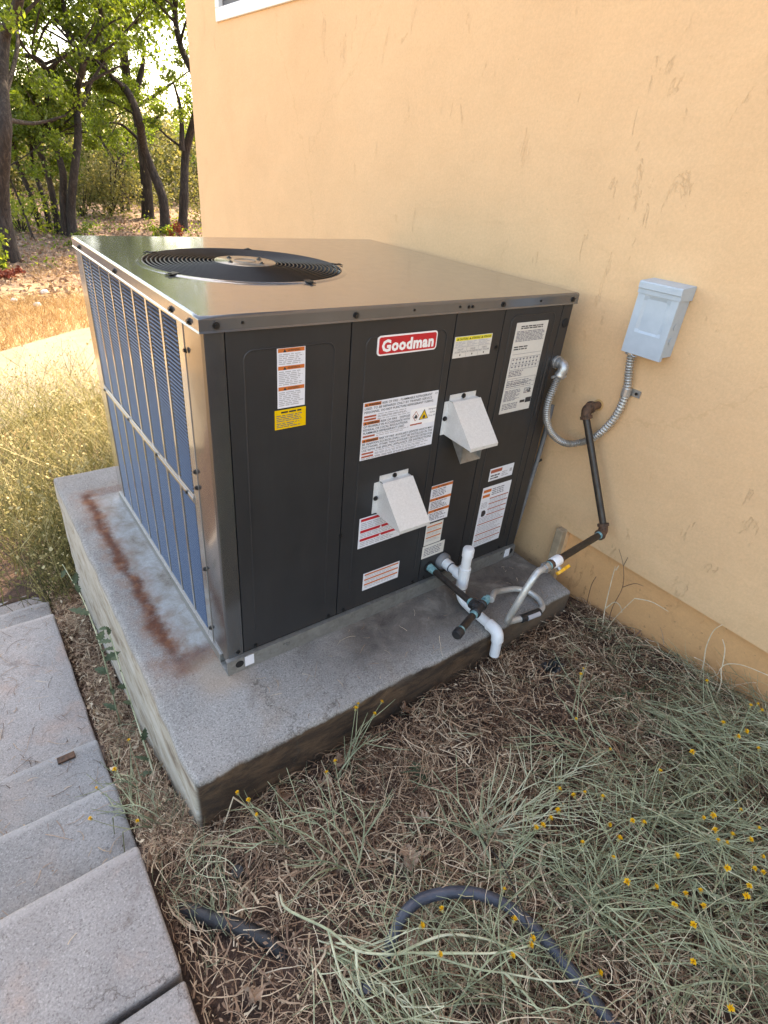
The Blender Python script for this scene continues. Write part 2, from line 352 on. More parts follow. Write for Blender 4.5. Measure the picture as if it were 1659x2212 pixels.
MT['pad'] = concrete('pad_concrete', (0.215, 0.208, 0.198), (0.315, 0.305, 0.29), (0.115, 0.095, 0.078), (0.27, 0.225, 0.185), 1.0, True)
MT['step_pink'] = concrete('step_concrete_pink', (0.235, 0.222, 0.214), (0.315, 0.298, 0.286), (0.14, 0.105, 0.09), (0.36, 0.262, 0.215), 0.4, False, True)
MT['step_grey'] = concrete('step_concrete_grey', (0.205, 0.203, 0.20), (0.28, 0.277, 0.272), (0.12, 0.10, 0.09), (0.29, 0.26, 0.24), 0.5, False, True)
MT['step'] = concrete('step_concrete', (0.27, 0.258, 0.25), (0.36, 0.345, 0.33), (0.13, 0.105, 0.09), (0.34, 0.262, 0.215), 0.45)
MT['patio'] = concrete('patio_concrete', (0.165, 0.135, 0.10), (0.215, 0.18, 0.135), (0.12, 0.095, 0.07), (0.20, 0.155, 0.105), 0.5)

# ground -----------------------------------------------------------
mt, nt, b = new_mat('ground_soil')
p = pos(nt)
s = node(nt, 'ShaderNodeSeparateXYZ', Vector=p); gx, gy, gz_ = s.outputs
soil = ramp(nt, ntex(nt, p, 14, 8, 0.72), [(0.30, (0.026, 0.016, 0.012)), (0.52, (0.075, 0.043, 0.031)), (0.72, (0.155, 0.095, 0.068))])
soil = mix(nt, 1.0, soil, ramp(nt, ntex(nt, p, 160, 3, 0.7), [(0.3, 0.6), (0.7, 1.4)]), 'MULTIPLY')
field = ramp(nt, ntex(nt, p, 5, 9, 0.75), [(0.28, (0.22, 0.14, 0.08)), (0.5, (0.40, 0.27, 0.145)), (0.7, (0.54, 0.39, 0.23))])
litter = ramp(nt, ntex(nt, p, 9, 9, 0.8), [(0.36, (0.055, 0.033, 0.023)), (0.5, (0.17, 0.105, 0.07)), (0.64, (0.36, 0.24, 0.165))])
wob = mth(nt, 'MULTIPLY', mth(nt, 'SUBTRACT', ntex(nt, p, 0.8, 4, 0.6), 0.5), 2.5)
f1 = mth(nt, 'MAXIMUM', sstep(nt, mth(nt, 'ADD', gy, wob), 3.2, 5.0), mth(nt, 'SUBTRACT', 1.0, sstep(nt, mth(nt, 'ADD', gx, wob), -4.5, -1.8)))
c = mix(nt, f1, soil, field)
c = mix(nt, mth(nt, 'MULTIPLY', sstep(nt, mth(nt, 'ADD', gy, wob), 9.5, 12.0), 1.0), c, litter)
nt.links.new(c, b.inputs['Base Color']); b.inputs['Roughness'].default_value = 0.95
bump(nt, b, mth(nt, 'ADD', ntex(nt, p, 30, 6, 0.7), mth(nt, 'MULTIPLY', ntex(nt, p, 130, 3, 0.6), 0.4)), 0.8, 0.015)
MT['soil'] = mt

# plant matter: per-strand tone attribute drives the colour -----------
def strand(name, stops, transl=0.25, rough=0.7, tcol=None):
    mt, nt, b = new_mat(name)
    at = node(nt, 'ShaderNodeAttribute', {'attribute_name': 'tone'}).outputs['Fac']
    c = ramp(nt, at, stops)
    f = ntex(nt, pos(nt), 70, 2, 0.5)
    c = mix(nt, 1.0, c, ramp(nt, f, [(0.3, 0.8), (0.7, 1.2)]), 'MULTIPLY')
    nt.links.new(c, b.inputs['Base Color'])
    b.inputs['Roughness'].default_value = rough
    b.inputs['Specular IOR Level'].default_value = 0.3
    if transl:
        tr = node(nt, 'ShaderNodeBsdfTranslucent')
        if tcol:
            nt.links.new(mix(nt, 1.0, c, tcol, 'MULTIPLY'), tr.inputs['Color'])
        else:
            nt.links.new(c, tr.inputs['Color'])
        mx = node(nt, 'ShaderNodeMixShader', Fac=transl)
        nt.links.new(b.outputs[0], mx.inputs[1]); nt.links.new(tr.outputs[0], mx.inputs[2])
        nt.links.new(mx.outputs[0], nt.nodes['Material Output'].inputs['Surface'])
    return mt
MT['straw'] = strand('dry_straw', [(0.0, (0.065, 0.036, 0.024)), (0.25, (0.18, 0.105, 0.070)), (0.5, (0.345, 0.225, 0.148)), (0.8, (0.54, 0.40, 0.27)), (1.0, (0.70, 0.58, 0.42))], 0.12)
MT['thistle'] = strand('thistle_stem', [(0.0, (0.10, 0.080, 0.045)), (0.25, (0.11, 0.12, 0.07)), (0.45, (0.21, 0.235, 0.14)), (0.75, (0.38, 0.40, 0.255)), (1.0, (0.60, 0.59, 0.42))], 0.12)
MT['weedlit'] = strand('meadow_weed', [(0.0, (0.06, 0.068, 0.03)), (0.4, (0.15, 0.15, 0.06)), (0.7, (0.29, 0.255, 0.10)), (1.0, (0.50, 0.44, 0.24))], 0.32)
MT['gold'] = strand('golden_grass', [(0.0, (0.16, 0.09, 0.04)), (0.5, (0.33, 0.21, 0.095)), (1.0, (0.52, 0.38, 0.20))], 0.3)
MT['leaf'] = strand('oak_foliage', [(0.0, (0.030, 0.045, 0.012)), (0.4, (0.055, 0.085, 0.018)), (0.75, (0.095, 0.13, 0.026)), (1.0, (0.16, 0.18, 0.045))], 0.5, 0.45, (3.3, 3.2, 1.4))
MT['brush'] = strand('brush_foliage', [(0.0, (0.045, 0.055, 0.022)), (0.5, (0.10, 0.11, 0.042)), (1.0, (0.21, 0.19, 0.08))], 0.35, 0.6, (2.0, 1.9, 1.2))
MT['redleaf'] = strand('red_seedling', [(0.0, (0.10, 0.02, 0.012)), (1.0, (0.28, 0.06, 0.03))], 0.35, 0.6)
MT['dryleaf'] = strand('dry_oak_leaf_tone', [(0.0, (0.15, 0.085, 0.052)), (0.5, (0.27, 0.175, 0.12)), (1.0, (0.40, 0.29, 0.21))], 0.15)
MT['greenleaf'] = strand('weed_leaf', [(0.0, (0.035, 0.055, 0.028)), (0.5, (0.075, 0.105, 0.06)), (1.0, (0.15, 0.18, 0.11))], 0.25)
MT['petal'] = simple('yellow_petal', (0.75, 0.42, 0.01), (0.85, 0.55, 0.03), 300, 0.6)
MT['bulb'] = simple('thistle_bulb', (0.20, 0.19, 0.08), (0.33, 0.29, 0.13), 200, 0.7)
MT['twig'] = simple('dark_twig', (0.015, 0.011, 0.010), (0.03, 0.022, 0.018), 60, 0.7)
mt, nt, b = new_mat('oak_bark')
p = pos(nt)
mp = node(nt, 'ShaderNodeMapping', Vector=p); mp.inputs['Scale'].default_value = (1, 1, 0.22)
f = ntex(nt, mp.outputs[0], 22, 7, 0.7, 0.4)
nt.links.new(ramp(nt, f, [(0.33, (0.010, 0.007, 0.006)), (0.52, (0.032, 0.024, 0.021)), (0.72, (0.085, 0.066, 0.057))]), b.inputs['Base Color'])
b.inputs['Roughness'].default_value = 0.95
bump(nt, b, f, 1.0, 0.05)
MT['bark'] = mt

# ------------------------------------------------------------------ mesh helpers
def origin_of(o):
    v = Vector((0, 0, 0))
    while o is not None:
        v += o.location; o = o.parent
    return v

class MB:
    """collects faces in world coordinates, builds ONE mesh object"""
    def __init__(self):
        self.v = []; self.f = []; self.m = []; self.mats = []
    def mi(self, mat):
        if mat not in self.mats:
            self.mats.append(mat)
        return self.mats.index(mat)
    def add(self, vs_, fs, mat=None):
        o = len(self.v); k = self.mi(mat) if mat else 0
        self.v += [tuple(q) for q in vs_]
        for f_ in fs:
            self.f.append([i + o for i in f_]); self.m.append(k)
        return self
    def box(self, x0, x1, y0, y1, z0, z1, mat=None):
        vs_ = [(x, y, z) for z in (z0, z1) for y in (y0, y1) for x in (x0, x1)]
        return self.add(vs_, [(0, 2, 3, 1), (4, 5, 7, 6), (0, 1, 5, 4), (2, 6, 7, 3), (0, 4, 6, 2), (1, 3, 7, 5)], mat)
    def poly(self, pts, mat=None):
        return self.add(pts, [tuple(range(len(pts)))], mat)
    def tube(self, pts, rad, seg=8, mat=None, cap=True, hollow=False):
        P = [Vector(q) for q in pts]; n = len(P)
        rr = rad if isinstance(rad, (list, tuple, np.ndarray)) else [rad] * n
        T = [(P[min(i + 1, n - 1)] - P[max(i - 1, 0)]).normalized() for i in range(n)]
        up = Vector((0, 0, 1)) if abs(T[0].z) < 0.9 else Vector((1, 0, 0))
        N = (up - T[0] * up.dot(T[0])).normalized()
        vs_ = []
        for i in range(n):
            N = (N - T[i] * N.dot(T[i]))
            N = N.normalized() if N.length > 1e-9 else T[i].orthogonal().normalized()
            B = T[i].cross(N)
            for k in range(seg):
                a = 2 * math.pi * k / seg
                vs_.append(P[i] + (N * math.cos(a) + B * math.sin(a)) * rr[i])
        fs = []
        for i in range(n - 1):
            for k in range(seg):
                k2 = (k + 1) % seg
                fs.append((i * seg + k, i * seg + k2, (i + 1) * seg + k2, (i + 1) * seg + k))
        if cap:
            fs.append(tuple(range(seg - 1, -1, -1)))
            if not hollow:
                fs.append(tuple((n - 1) * seg + k for k in range(seg)))
        return self.add(vs_, fs, mat)
    def cyl(self, a, b_, r, seg=16, mat=None):
        return self.tube([a, b_], r, seg, mat)
    def build(self, name, mat=None, parent=None, smooth=False, bevel=0.0, bseg=2, angle=35):
        o0 = origin_of(parent)
        me = bpy.data.meshes.new(name)
        me.from_pydata([tuple(Vector(q) - o0) for q in self.v], [], self.f)
        mats = self.mats if self.mats else [mat]
        for k in mats:
            me.materials.append(MT[k])
        if len(self.mats) > 1:
            me.polygons.foreach_set('material_index', self.m)
        if bevel:
            bm = bmesh.new(); bm.from_mesh(me)
            bmesh.ops.recalc_face_normals(bm, faces=bm.faces)
            ed = [e for e in bm.edges if len(e.link_faces) == 2 and e.calc_face_angle(0) > R(30)]
            bmesh.ops.bevel(bm, geom=ed, offset=bevel, segments=bseg, profile=0.5, affect='EDGES', clamp_overlap=True)
            bm.to_mesh(me); bm.free()
        ob = bpy.data.objects.new(name, me); COL.objects.link(ob)
        if parent:
            ob.parent = parent
        if smooth:
            me.polygons.foreach_set('use_smooth', [True] * len(me.polygons))
            me.set_sharp_from_angle(angle=R(angle))
        me.update()
        return ob

def link_copy(src, parent, loc=None, rot=None, scale=None):
    o = bpy.data.objects.new(src.name.split('.')[0], src.data); COL.objects.link(o)
    if parent: o.parent = parent
    if loc is not None: o.location = Vector(loc) - origin_of(parent)
    if rot is not None: o.rotation_euler = rot
    if scale is not None: o.scale = (scale,) * 3
    return o

def tag(o, label=None, cat=None, group=None, kind=None):
    if label: o['label'] = label
    if cat: o['category'] = cat
    if group: o['group'] = group
    if kind: o['kind'] = kind
    return o

def thing(name, loc, label, cat, group=None, kind=None):
    o = bpy.data.objects.new(name, None); COL.objects.link(o)
    o.location = loc; o.empty_display_size = 0.05
    return tag(o, label, cat, group, kind)

def array_mesh(name, verts, faces, mat, parent=None, tone=None, smooth=False):
    verts = np.asarray(verts, np.float32).reshape(-1, 3); faces = np.asarray(faces, np.int32)
    o0 = origin_of(parent)
    verts = verts - np.array(o0, np.float32)
    me = bpy.data.meshes.new(name)
    nf, k = faces.shape
    me.vertices.add(len(verts)); me.vertices.foreach_set('co', verts.ravel())
    me.loops.add(nf * k); me.loops.foreach_set('vertex_index', faces.ravel())
    me.polygons.add(nf); me.polygons.foreach_set('loop_start', np.arange(0, nf * k, k, dtype=np.int32))
    me.update(calc_edges=True)
    if smooth:
        me.polygons.foreach_set('use_smooth', np.ones(nf, bool))
    if tone is not None:
        a = me.attributes.new('tone', 'FLOAT', 'POINT'); a.data.foreach_set('value', np.asarray(tone, np.float32))
    me.materials.append(MT[mat])
    ob = bpy.data.objects.new(name, me); COL.objects.link(ob)
    if parent: ob.parent = parent
    return ob

class Strands:
    """ribbons and leaf cards gathered with numpy into one mesh"""
    def __init__(self): self.V = []; self.F = []; self.T = []; self.n = 0
    def ribbons(self, P, W, tone, side=None):
        P = np.asarray(P, float); n, k, _ = P.shape
        d = np.gradient(P, axis=1)
        if side is None:
            side = rng.normal(size=(n, 1, 3)) + np.array([0, 0, 0.0])
        else:
            side = np.asarray(side).reshape(n, 1, 3)
        s_ = np.cross(d, np.broadcast_to(side, d.shape)); s_ /= (np.linalg.norm(s_, axis=2, keepdims=True) + 1e-9)
        W = np.asarray(W, float)
        if W.ndim == 1: W = W[:, None] * np.linspace(1, 0.45, k)[None]
        a = P - s_ * W[..., None] / 2; b_ = P + s_ * W[..., None] / 2
        v = np.stack([a, b_], 2).reshape(n, 2 * k, 3)
        base = (np.arange(n) * 2 * k)[:, None, None] + self.n
        i = np.arange(k - 1) * 2
        q = np.stack([i, i + 1, i + 3, i + 2], 1)[None]
        self.V.append(v.reshape(-1, 3)); self.F.append((base + q).reshape(-1, 4))
        self.T.append(np.repeat(np.asarray(tone, float), 2 * k)); self.n += n * 2 * k
    def cards(self, C, size, tone, aspect=0.6, flat=0.0):
        C = np.asarray(C, float); n = len(C)
        u = rng.normal(size=(n, 3)); u[:, 2] *= (1 - flat); u /= np.linalg.norm(u, axis=1, keepdims=True)
        w_ = rng.normal(size=(n, 3)); v = np.cross(u, w_); v /= np.linalg.norm(v, axis=1, keepdims=True)
        size = np.asarray(size).reshape(n, 1)
        nrm = np.cross(u, v)
        p0 = C - u * size / 2; p2 = C + u * size / 2
        p1 = C - v * size * aspect / 2 + nrm * size * 0.12; p3 = C + v * size * aspect / 2 + nrm * size * 0.12
        vv = np.stack([p0, p1, p2, p3], 1)
        self.V.append(vv.reshape(-1, 3)); self.F.append(np.arange(n * 4).reshape(n, 4) + self.n)
        self.T.append(np.repeat(np.asarray(tone, float), 4)); self.n += n * 4
    def build(self, name, mat, parent=None):
        return array_mesh(name, np.concatenate(self.V), np.concatenate(self.F), mat, parent, np.concatenate(self.T))

def spline(pts, n):
    P = np.array(pts, float); k = len(P)
    t = np.linspace(0, k - 1, n); out = []
    for s_ in t:
        i = min(int(s_), k - 2); u = s_ - i
        p0 = P[max(i - 1, 0)]; p1 = P[i]; p2 = P[i + 1]; p3 = P[min(i + 2, k - 1)]
        out.append(0.5 * ((2 * p1) + (-p0 + p2) * u + (2 * p0 - 5 * p1 + 4 * p2 - p3) * u * u + (-p0 + 3 * p1 - 3 * p2 + p3) * u ** 3))
    return [tuple(q) for q in out]

def rough_box(name, x0, x1, y0, y1, z0, z1, mat, parent=None, bev=0.012, step=0.045, amp=0.004, zmin_step=None):
    bm = bmesh.new()
    bmesh.ops.create_cube(bm, size=1)
    for v in bm.verts:
        v.co = Vector(((x0 + x1) / 2 + v.co.x * (x1 - x0), (y0 + y1) / 2 + v.co.y * (y1 - y0), (z0 + z1) / 2 + v.co.z * (z1 - z0)))
    bmesh.ops.bevel(bm, geom=list(bm.edges), offset=bev, segments=3, profile=0.55, affect='EDGES')
    for ax, (a, b_) in enumerate(((x0, x1), (y0, y1), (z0, z1))):
        k = int((b_ - a) / step)
        no = Vector([1 if i == ax else 0 for i in range(3)])
        for j in range(1, k):
            c_ = no * (a + (b_ - a) * j / k)
            bmesh.ops.bisect_plane(bm, geom=list(bm.verts) + list(bm.edges) + list(bm.faces), plane_co=c_, plane_no=no)
    for v in bm.verts:
        q = v.co * 9
        near = sum(1 for a, b_, cc in ((x0, x1, v.co.x), (y0, y1, v.co.y), (z0, z1, v.co.z)) if min(abs(cc - a), abs(cc - b_)) < bev * 1.2)
        k = amp * (1.0 if near >= 2 else 0.35)
        v.co += Vector((noise.noise(q), noise.noise(q + Vector((31, 0, 0))), noise.noise(q + Vector((0, 47, 0))))) * k
        if near >= 2:
            q2 = v.co * 26
            v.co += Vector((noise.noise(q2), noise.noise(q2 + Vector((11, 0, 0))), min(0, noise.noise(q2 + Vector((0, 17, 0)))))) * k * 0.7
    me = bpy.data.meshes.new(name)
    o0 = origin_of(parent)
    for v in bm.verts: v.co -= o0
    bm.to_mesh(me); bm.free()
    me.polygons.foreach_set('use_smooth', [True] * len(me.polygons))
    me.materials.append(MT[mat])
    ob = bpy.data.objects.new(name, me); COL.objects.link(ob)
    if parent: ob.parent = parent
    return ob

# ------------------------------------------------------------------ terrain
LY = [-0.30, 0.0, 0.44, 1.2, 1.8, 3.0, 8.0, 14.0, 30.0, 60.0]
LZ = [-0.205, -0.36, -0.57, -0.66, -0.85, -0.94, -1.00, -1.02, -0.9, -0.2]
def ground(x, y):
    """height of the soil, vectorised"""
    x = np.asarray(x, float); y = np.asarray(y, float)
    yc = np.clip(y, -2.6, None)
    F = -0.186 + 0.066 * np.clip(x, -0.6, 1.4) + 0.1 * (-0.28 - yc)
    L = np.interp(y, LY, LZ)
    z = np.where(y < -0.28, F, L)
    inner = (x > -0.15) & (x < 1.18) & (y > -0.25) & (y < 1.40)
    z = np.where(inner, -0.7, z)
    right = (x > 1.19) & (y > -0.28) & (y < 1.6)
    z = np.where(right, -0.105 - 0.08 * np.clip(y + 0.28, 0, 1), z)
    path = (x < -0.38) & (x > -1.45) & (y < 1.76)
    z = np.where(path, z - 0.16, z)
    left = (x <= -1.45)
    z = np.where(left & (y < 3), -0.55 - 0.03 * np.clip(y, -6, 6), z)
    z = z + 0.02 * np.sin(x * 1.3 + 0.5) * np.sin(y * 0.9) * (np.abs(y) > 3)
    return z
xs = np.concatenate([np.array([-300, -150, -80, -45, -28, -18, -12, -8, -6, -4.5, -3.5, -2.8, -2.2]), np.arange(-1.8, 1.7, 0.035), np.array([1.8, 2.1, 2.5, 3, 3.6, 4.3, 5, 6, 7.5, 9, 12, 16, 22, 30, 45, 80, 150, 300])])
ys = np.concatenate([np.array([-300, -120, -50, -25, -14, -9, -6, -4.5, -3.5, -2.8, -2.3]), np.arange(-2.0, 2.2, 0.035), np.arange(2.3, 8, 0.25), np.arange(8, 30, 0.8), np.array([33, 38, 45, 60, 90, 150, 300])])
X, Y = np.meshgrid(xs, ys)
Z = ground(X, Y)
lump = np.array([[noise.noise(Vector((a * 6, b_ * 6, 0))) + 0.5 * noise.noise(Vector((a * 17, b_ * 17, 3))) for a in xs] for b_ in ys])
Z = Z + lump * np.where((np.abs(X) < 2) & (np.abs(Y) < 2.3), 0.010, 0.03)
nx, ny = len(xs), len(ys)
idx = np.arange(nx * ny).reshape(ny, nx)
F_ = np.stack([idx[:-1, :-1], idx[:-1, 1:], idx[1:, 1:], idx[1:, :-1]], -1).reshape(-1, 4)
g = array_mesh('ground', np.stack([X, Y, Z], -1).reshape(-1, 3), F_, 'soil', None, None, True)
tag(g, 'brown soil and dry field round the house', 'ground', kind='structure')

# ------------------------------------------------------------------ concrete pad, steps, patio
pad = rough_box('concrete_pad', -0.207, 1.224, -0.28, 1.43, -1.05, 0.0, 'pad', None, 0.014, 0.05, 0.006)
tag(pad, 'raised grey concrete pad with rust stain under the dark metal unit', 'concrete pad')
walk = thing('path', (-0.9, 0.5, -0.9), 'pale concrete path of shallow steps running down beside the pad', 'path', kind='structure')
for (a, b_, zt) in ((-2.4, -0.588, -0.102), (-0.574, -0.30, -0.10), (-0.30, 0.0, -0.25), (0.0, 0.30, -0.40), (0.30, 1.20, -0.55), (1.20, 1.50, -0.70), (1.50, 1.80, -0.85)):
    under = 0.10 if zt > -0.12 else 0.0
    rough_box('step', -1.42, -0.349, a + (0.0 if a < -0.55 else 0.002), b_ + (0.0 if b_ < -0.5 else 0.015), zt - 0.28, zt, 'step_grey' if zt in (-0.25, -0.40, -0.70) else 'step_pink', walk, 0.009, 0.06, 0.004)
pt = [(-5.0, 3.2), (-1.2, 5.6), (-0.2, 6.45), (0.5, 7.0), (1.1, 7.4), (2.2, 7.75), (4.5, 8.0)]
lo = [(-5.0, 2.2), (-1.2, 3.2), (-0.2, 4.4), (0.5, 4.7), (1.1, 4.9), (2.2, 5.0), (4.5, 5.0)]
A = spline(pt, 40); B_ = spline(lo, 40)
mb = MB()
for i in range(39):
    q = [(*A[i], -0.90), (*B_[i], -0.90), (*B_[i + 1], -0.90), (*A[i + 1], -0.90)]
    r_ = [(*A[i], -1.1), (*B_[i], -1.1), (*B_[i + 1], -1.1), (*A[i + 1], -1.1)]
    mb.add(q + r_, [(0, 1, 2, 3), (0, 3, 7, 4), (1, 5, 6, 2)])
tag(mb.build('patio', 'patio'), 'sunlit curving concrete path beyond the weeds', 'path', kind='structure')

# ------------------------------------------------------------------ house
XW = 1.29
house = thing('house', (XW, 0, -0.2), 'peach stucco house wall with a white window behind the unit', 'house')
YC = 3.44
mb = MB()
def wall_quads(mb, y0, y1, z0, z1):
    mb.box(XW, XW + 0.2, y0, y1, z0, z1)
WY0, WY1, WZ0, WZ1 = 1.35, 2.94, 1.908, 2.95
wall_quads(mb, -7.0, -0.151, 0.165, WZ0)
wall_quads(mb, -0.151, YC, -1.3, WZ0)
wall_quads(mb, -7.0, WY0, WZ0, 3.2)
wall_quads(mb, WY1, YC, WZ0, 3.2)
wall_quads(mb, WY0, WY1, WZ1, 3.2)
mb.box(XW + 0.2, 8.5, YC - 0.2, YC, -1.3, 3.2)
mb.box(XW + 0.2, 8.5, -7.0, -6.8, -1.3, 3.2)
mb.box(8.3, 8.5, -6.8, YC - 0.2, -1.3, 3.2)
wl = mb.build('wall', 'stucco', house)
bm = bmesh.new(); bm.from_mesh(wl.data); bmesh.ops.remove_doubles(bm, verts=bm.verts, dist=1e-5); bm.to_mesh(wl.data); bm.free()
# gently uneven stucco lower lip
MB().box(XW + 0.022, XW + 0.2, -7.0, -0.151, -0.5, 0.165).build('footing', 'footing', house)
MB().box(1.262, XW + 0.03, -0.150, -0.118, -0.16, 0.170).build('formwork_stake', 'greywood', house, bevel=0.004)
MB().box(1.235, XW + 0.002, 0.105, 0.150, 0.025, 0.585).build('trim_board', 'trimboard', house, bevel=0.004)
# window
win = bpy.data.objects.new('window', None); COL.objects.link(win); win.parent = house
win.location = Vector((XW, 2.1, 2.4)) - origin_of(house)
mb = MB()
xo = XW - 0.012
mb.box(xo, XW + 0.06, WY0, WY1, WZ0, WZ0 + 0.062)
mb.box(xo, XW + 0.06, WY0, WY1, WZ1 - 0.06, WZ1)
mb.box(xo, XW + 0.06, WY1 - 0.05, WY1, WZ0 + 0.062, WZ1 - 0.06)
mb.box(xo, XW + 0.06, WY0, WY0 + 0.05, WZ0 + 0.062, WZ1 - 0.06)
mb.build('frame', 'vinyl', win, bevel=0.004)
mb = MB()
a0, a1, z0, z1 = WY0 + 0.052, WY1 - 0.052, WZ0 + 0.064, WZ1 - 0.062
mb.box(XW + 0.012, XW + 0.05, a0, a1, z0, z0 + 0.030); mb.box(XW + 0.012, XW + 0.05, a0, a1, z1 - 0.03, z1)
mb.box(XW + 0.012, XW + 0.05, a1 - 0.035, a1, z0 + 0.03, z1 - 0.03); mb.box(XW + 0.012, XW + 0.05, a0, a0 + 0.03, z0 + 0.03, z1 - 0.03)
mb.build('gasket', 'seal', win, bevel=0.003)
mb = MB(); mb.box(XW + 0.004, XW + 0.030, a1 - 0.085, a1 - 0.037, z0 + 0.031, z1 - 0.031); mb.build('sash_stile', 'vinyl', win, bevel=0.004)
MB().box(XW + 0.034, XW + 0.040, a0 + 0.03, a1 - 0.036, z0 + 0.03, z1 - 0.03).build('pane', 'glass', win)
# roof with eaves
mb = MB()
ex, ey = 0.35, 0.10
x0, x1, y0, y1 = XW - ex, 8.5 + ex, -7.0 - ey, YC + ey
xm = (x0 + x1) / 2; ze, zr = 3.2, 4.6
for sgn in (0, 1):
    xe = x0 if sgn == 0 else x1
    mb.add([(xe, y0, ze), (xe, y1, ze), (xm, y1, zr), (xm, y0, zr), (xe, y0, ze + 0.16), (xe, y1, ze + 0.16), (xm, y1, zr + 0.16), (xm, y0, zr + 0.16)],
           [(0, 1, 2, 3), (4, 7, 6, 5), (0, 4, 5, 1), (1, 5, 6, 2), (3, 2, 6, 7), (0, 3, 7, 4)])
mb.build('roof', 'roofing', house)
for yg in (YC - 0.01, -6.99):
    MB().add([(XW + 0.01, yg, 3.2), (8.49, yg, 3.2), (xm, yg, zr)], [(0, 1, 2)]).build('gable', 'stucco', house)

# ------------------------------------------------------------------ the packaged unit
W_, D_, H_ = 1.19, 1.13, 1.0
unit = thing('packaged_air_conditioner', (W_ / 2, D_ / 2, 0), 'large dark grey metal packaged air conditioner standing on the concrete pad', 'air conditioner')
# inner carcass (dark)
MB().box(0.03, W_ - 0.004, 0.016, D_ - 0.02, 0.03, 0.70).build('carcass', 'black', unit)
# base rails
mb = MB()
mb.box(-0.008, 1.186, -0.012, -0.008, 0.0, 0.052); mb.box(-0.008, 1.186, -0.008, 0.045, 0.0, 0.004); mb.box(-0.008, 1.186, -0.008, 0.003, 0.048, 0.052)
rail = mb.build('base_rail', 'rail', unit)
MB().box(-0.006, 0.012, 0.05, D_, 0.0, 0.030).build('side_rail', 'rail', unit)
for hx in (0.028, 1.163):
    MB().cyl((hx, -0.0126, 0.030), (hx, -0.0120, 0.030), 0.0125, 20, 'black').build('lifting_hole', None, rail)
# panels
seams = [0.0475, 0.360, 0.695, 0.884, 1.143, 1.19]
def emboss(par, x0, x1, z0, z1, r=0.022):
    pts = []
    for cx_, cz_, a0 in ((x0 + r, z0 + r, 180), (x0 + r, z1 - r, 90 + 0)):
        pass
    arc = lambda cx_, cz_, a, b_: [(cx_ + r * math.cos(R(t)), 0.0006, cz_ + r * math.sin(R(t))) for t in np.linspace(a, b_, 7)]
    pts = [(x0, 0.0006, z0)] + arc(x0 + r, z1 - r, 180, 90) + arc(x1 - r, z1 - r, 90, 0) + [(x1, 0.0006, z0)]
    MB().tube(pts, 0.0027, 8).build('pressed_ridge', 'panel', par, smooth=True)
for i in range(4):
    a, b_ = seams[i] + 0.0016, seams[i + 1] - 0.0016
    pn = MB().box(a, b_, 0.0, 0.014, 0.056, 0.972).build('front_panel', 'panel', unit, bevel=0.0015)
    if i == 0: emboss(pn, 0.087, 0.315, 0.125, 0.922)
    if i == 1: emboss(pn, 0.406, 0.668, 0.125, 0.925)
    if i == 3: emboss(pn, 0.918, 1.112, 0.12, 0.945)
# posts
mb = MB()
prof = [(0.0459, 0.0), (0.010, 0.0), (0.004, 0.0015), (0.0012, 0.005), (0.0, 0.011), (0.0, 0.108), (0.006, 0.108), (0.008, 0.014), (0.0459, 0.012)]
mb.add([(x, y, z) for z in (0.030, 0.972) for x, y in prof], [(i, (i + 1) % 9, 9 + (i + 1) % 9, 9 + i) for i in range(9)])
mb.build('corner_post', 'post', unit, smooth=True, angle=30)
mb = MB(); mb.box(1.1446, 1.19, 0.0, 0.014, 0.045, 0.972); mb.box(1.184, 1.19, 0.014, D_, 0.03, 0.972)
mb.build('side_post', 'panel', unit, bevel=0.002)
MB().box(0.03, 1.184, D_ - 0.012, D_, 0.03, 0.972).build('rear_panel', 'panel', unit, bevel=0.002)
# sealed drop groove at the conduit entry
MB().tube([(1.128, 0.001, 0.60), (1.128, 0.001, 0.80)], 0.004, 6).build('pressed_ridge', 'panel', unit, smooth=True)
# coil guard on the left side
cg = bpy.data.objects.new('coil_guard', None); COL.objects.link(cg); cg.parent = unit
cg.location = Vector((0, D_ / 2, 0.02)) - origin_of(unit)
ya, yb, za, zb, zm = 0.146, 1.052, 0.046, 0.956, 0.505
bars = [ya + (yb - ya) * i / 8 for i in range(9)]
mb = MB()
mb.box(-0.002, 0.010, 0.1095, ya, 0.020, 0.972); mb.box(-0.002, 0.010, yb, D_, 0.020, 0.972)
mb.box(-0.002, 0.010, ya, yb, zb, 0.972); mb.box(-0.002, 0.010, ya, yb, 0.020, za)
mb.build('guard_frame', 'coil_frame', cg, bevel=0.0015)
mb = MB(); mb.box(-0.004, 0.004, ya, yb, zm - 0.013, zm + 0.013); mb.box(-0.0065, -0.004, ya, yb, zm - 0.004, zm + 0.004)
mb.build('middle_bar', 'coil_frame', cg, bevel=0.001)
for i in range(1, 8):
    for (z0, z1) in ((za, zm - 0.0135), (zm + 0.0135, zb)):
        MB().box(-0.0015, 0.004, bars[i] - 0.0065, bars[i] + 0.0065, z0, z1).build('upright_bar', 'coil_frame', cg)
MB().box(0.012, 0.016, ya, yb, za, zb).build('coil', 'fin', cg)
pitch = 0.0104
dy = (yb - ya) / 8 - 0.021
prot = MB()
sl = [(0.0020, 0.0015), (0.0006, 0.0011), (-0.0020, -0.0004), (-0.0019, -0.0013), (0.0008, 0.0003), (0.0020, 0.0006)]
prot.add([(x, y, z) for y in (-dy / 2, dy / 2) for x, z in sl], [(0, 1, 7, 6), (1, 2, 8, 7), (2, 3, 9, 8), (3, 4, 10, 9), (4, 5, 11, 10), (0, 5, 4, 1), (1, 4, 3, 2), (6, 7, 10, 11), (7, 8, 9, 10)])
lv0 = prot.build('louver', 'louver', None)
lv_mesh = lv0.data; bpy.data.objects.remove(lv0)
far_v = []; far_f = []; cnt = 0
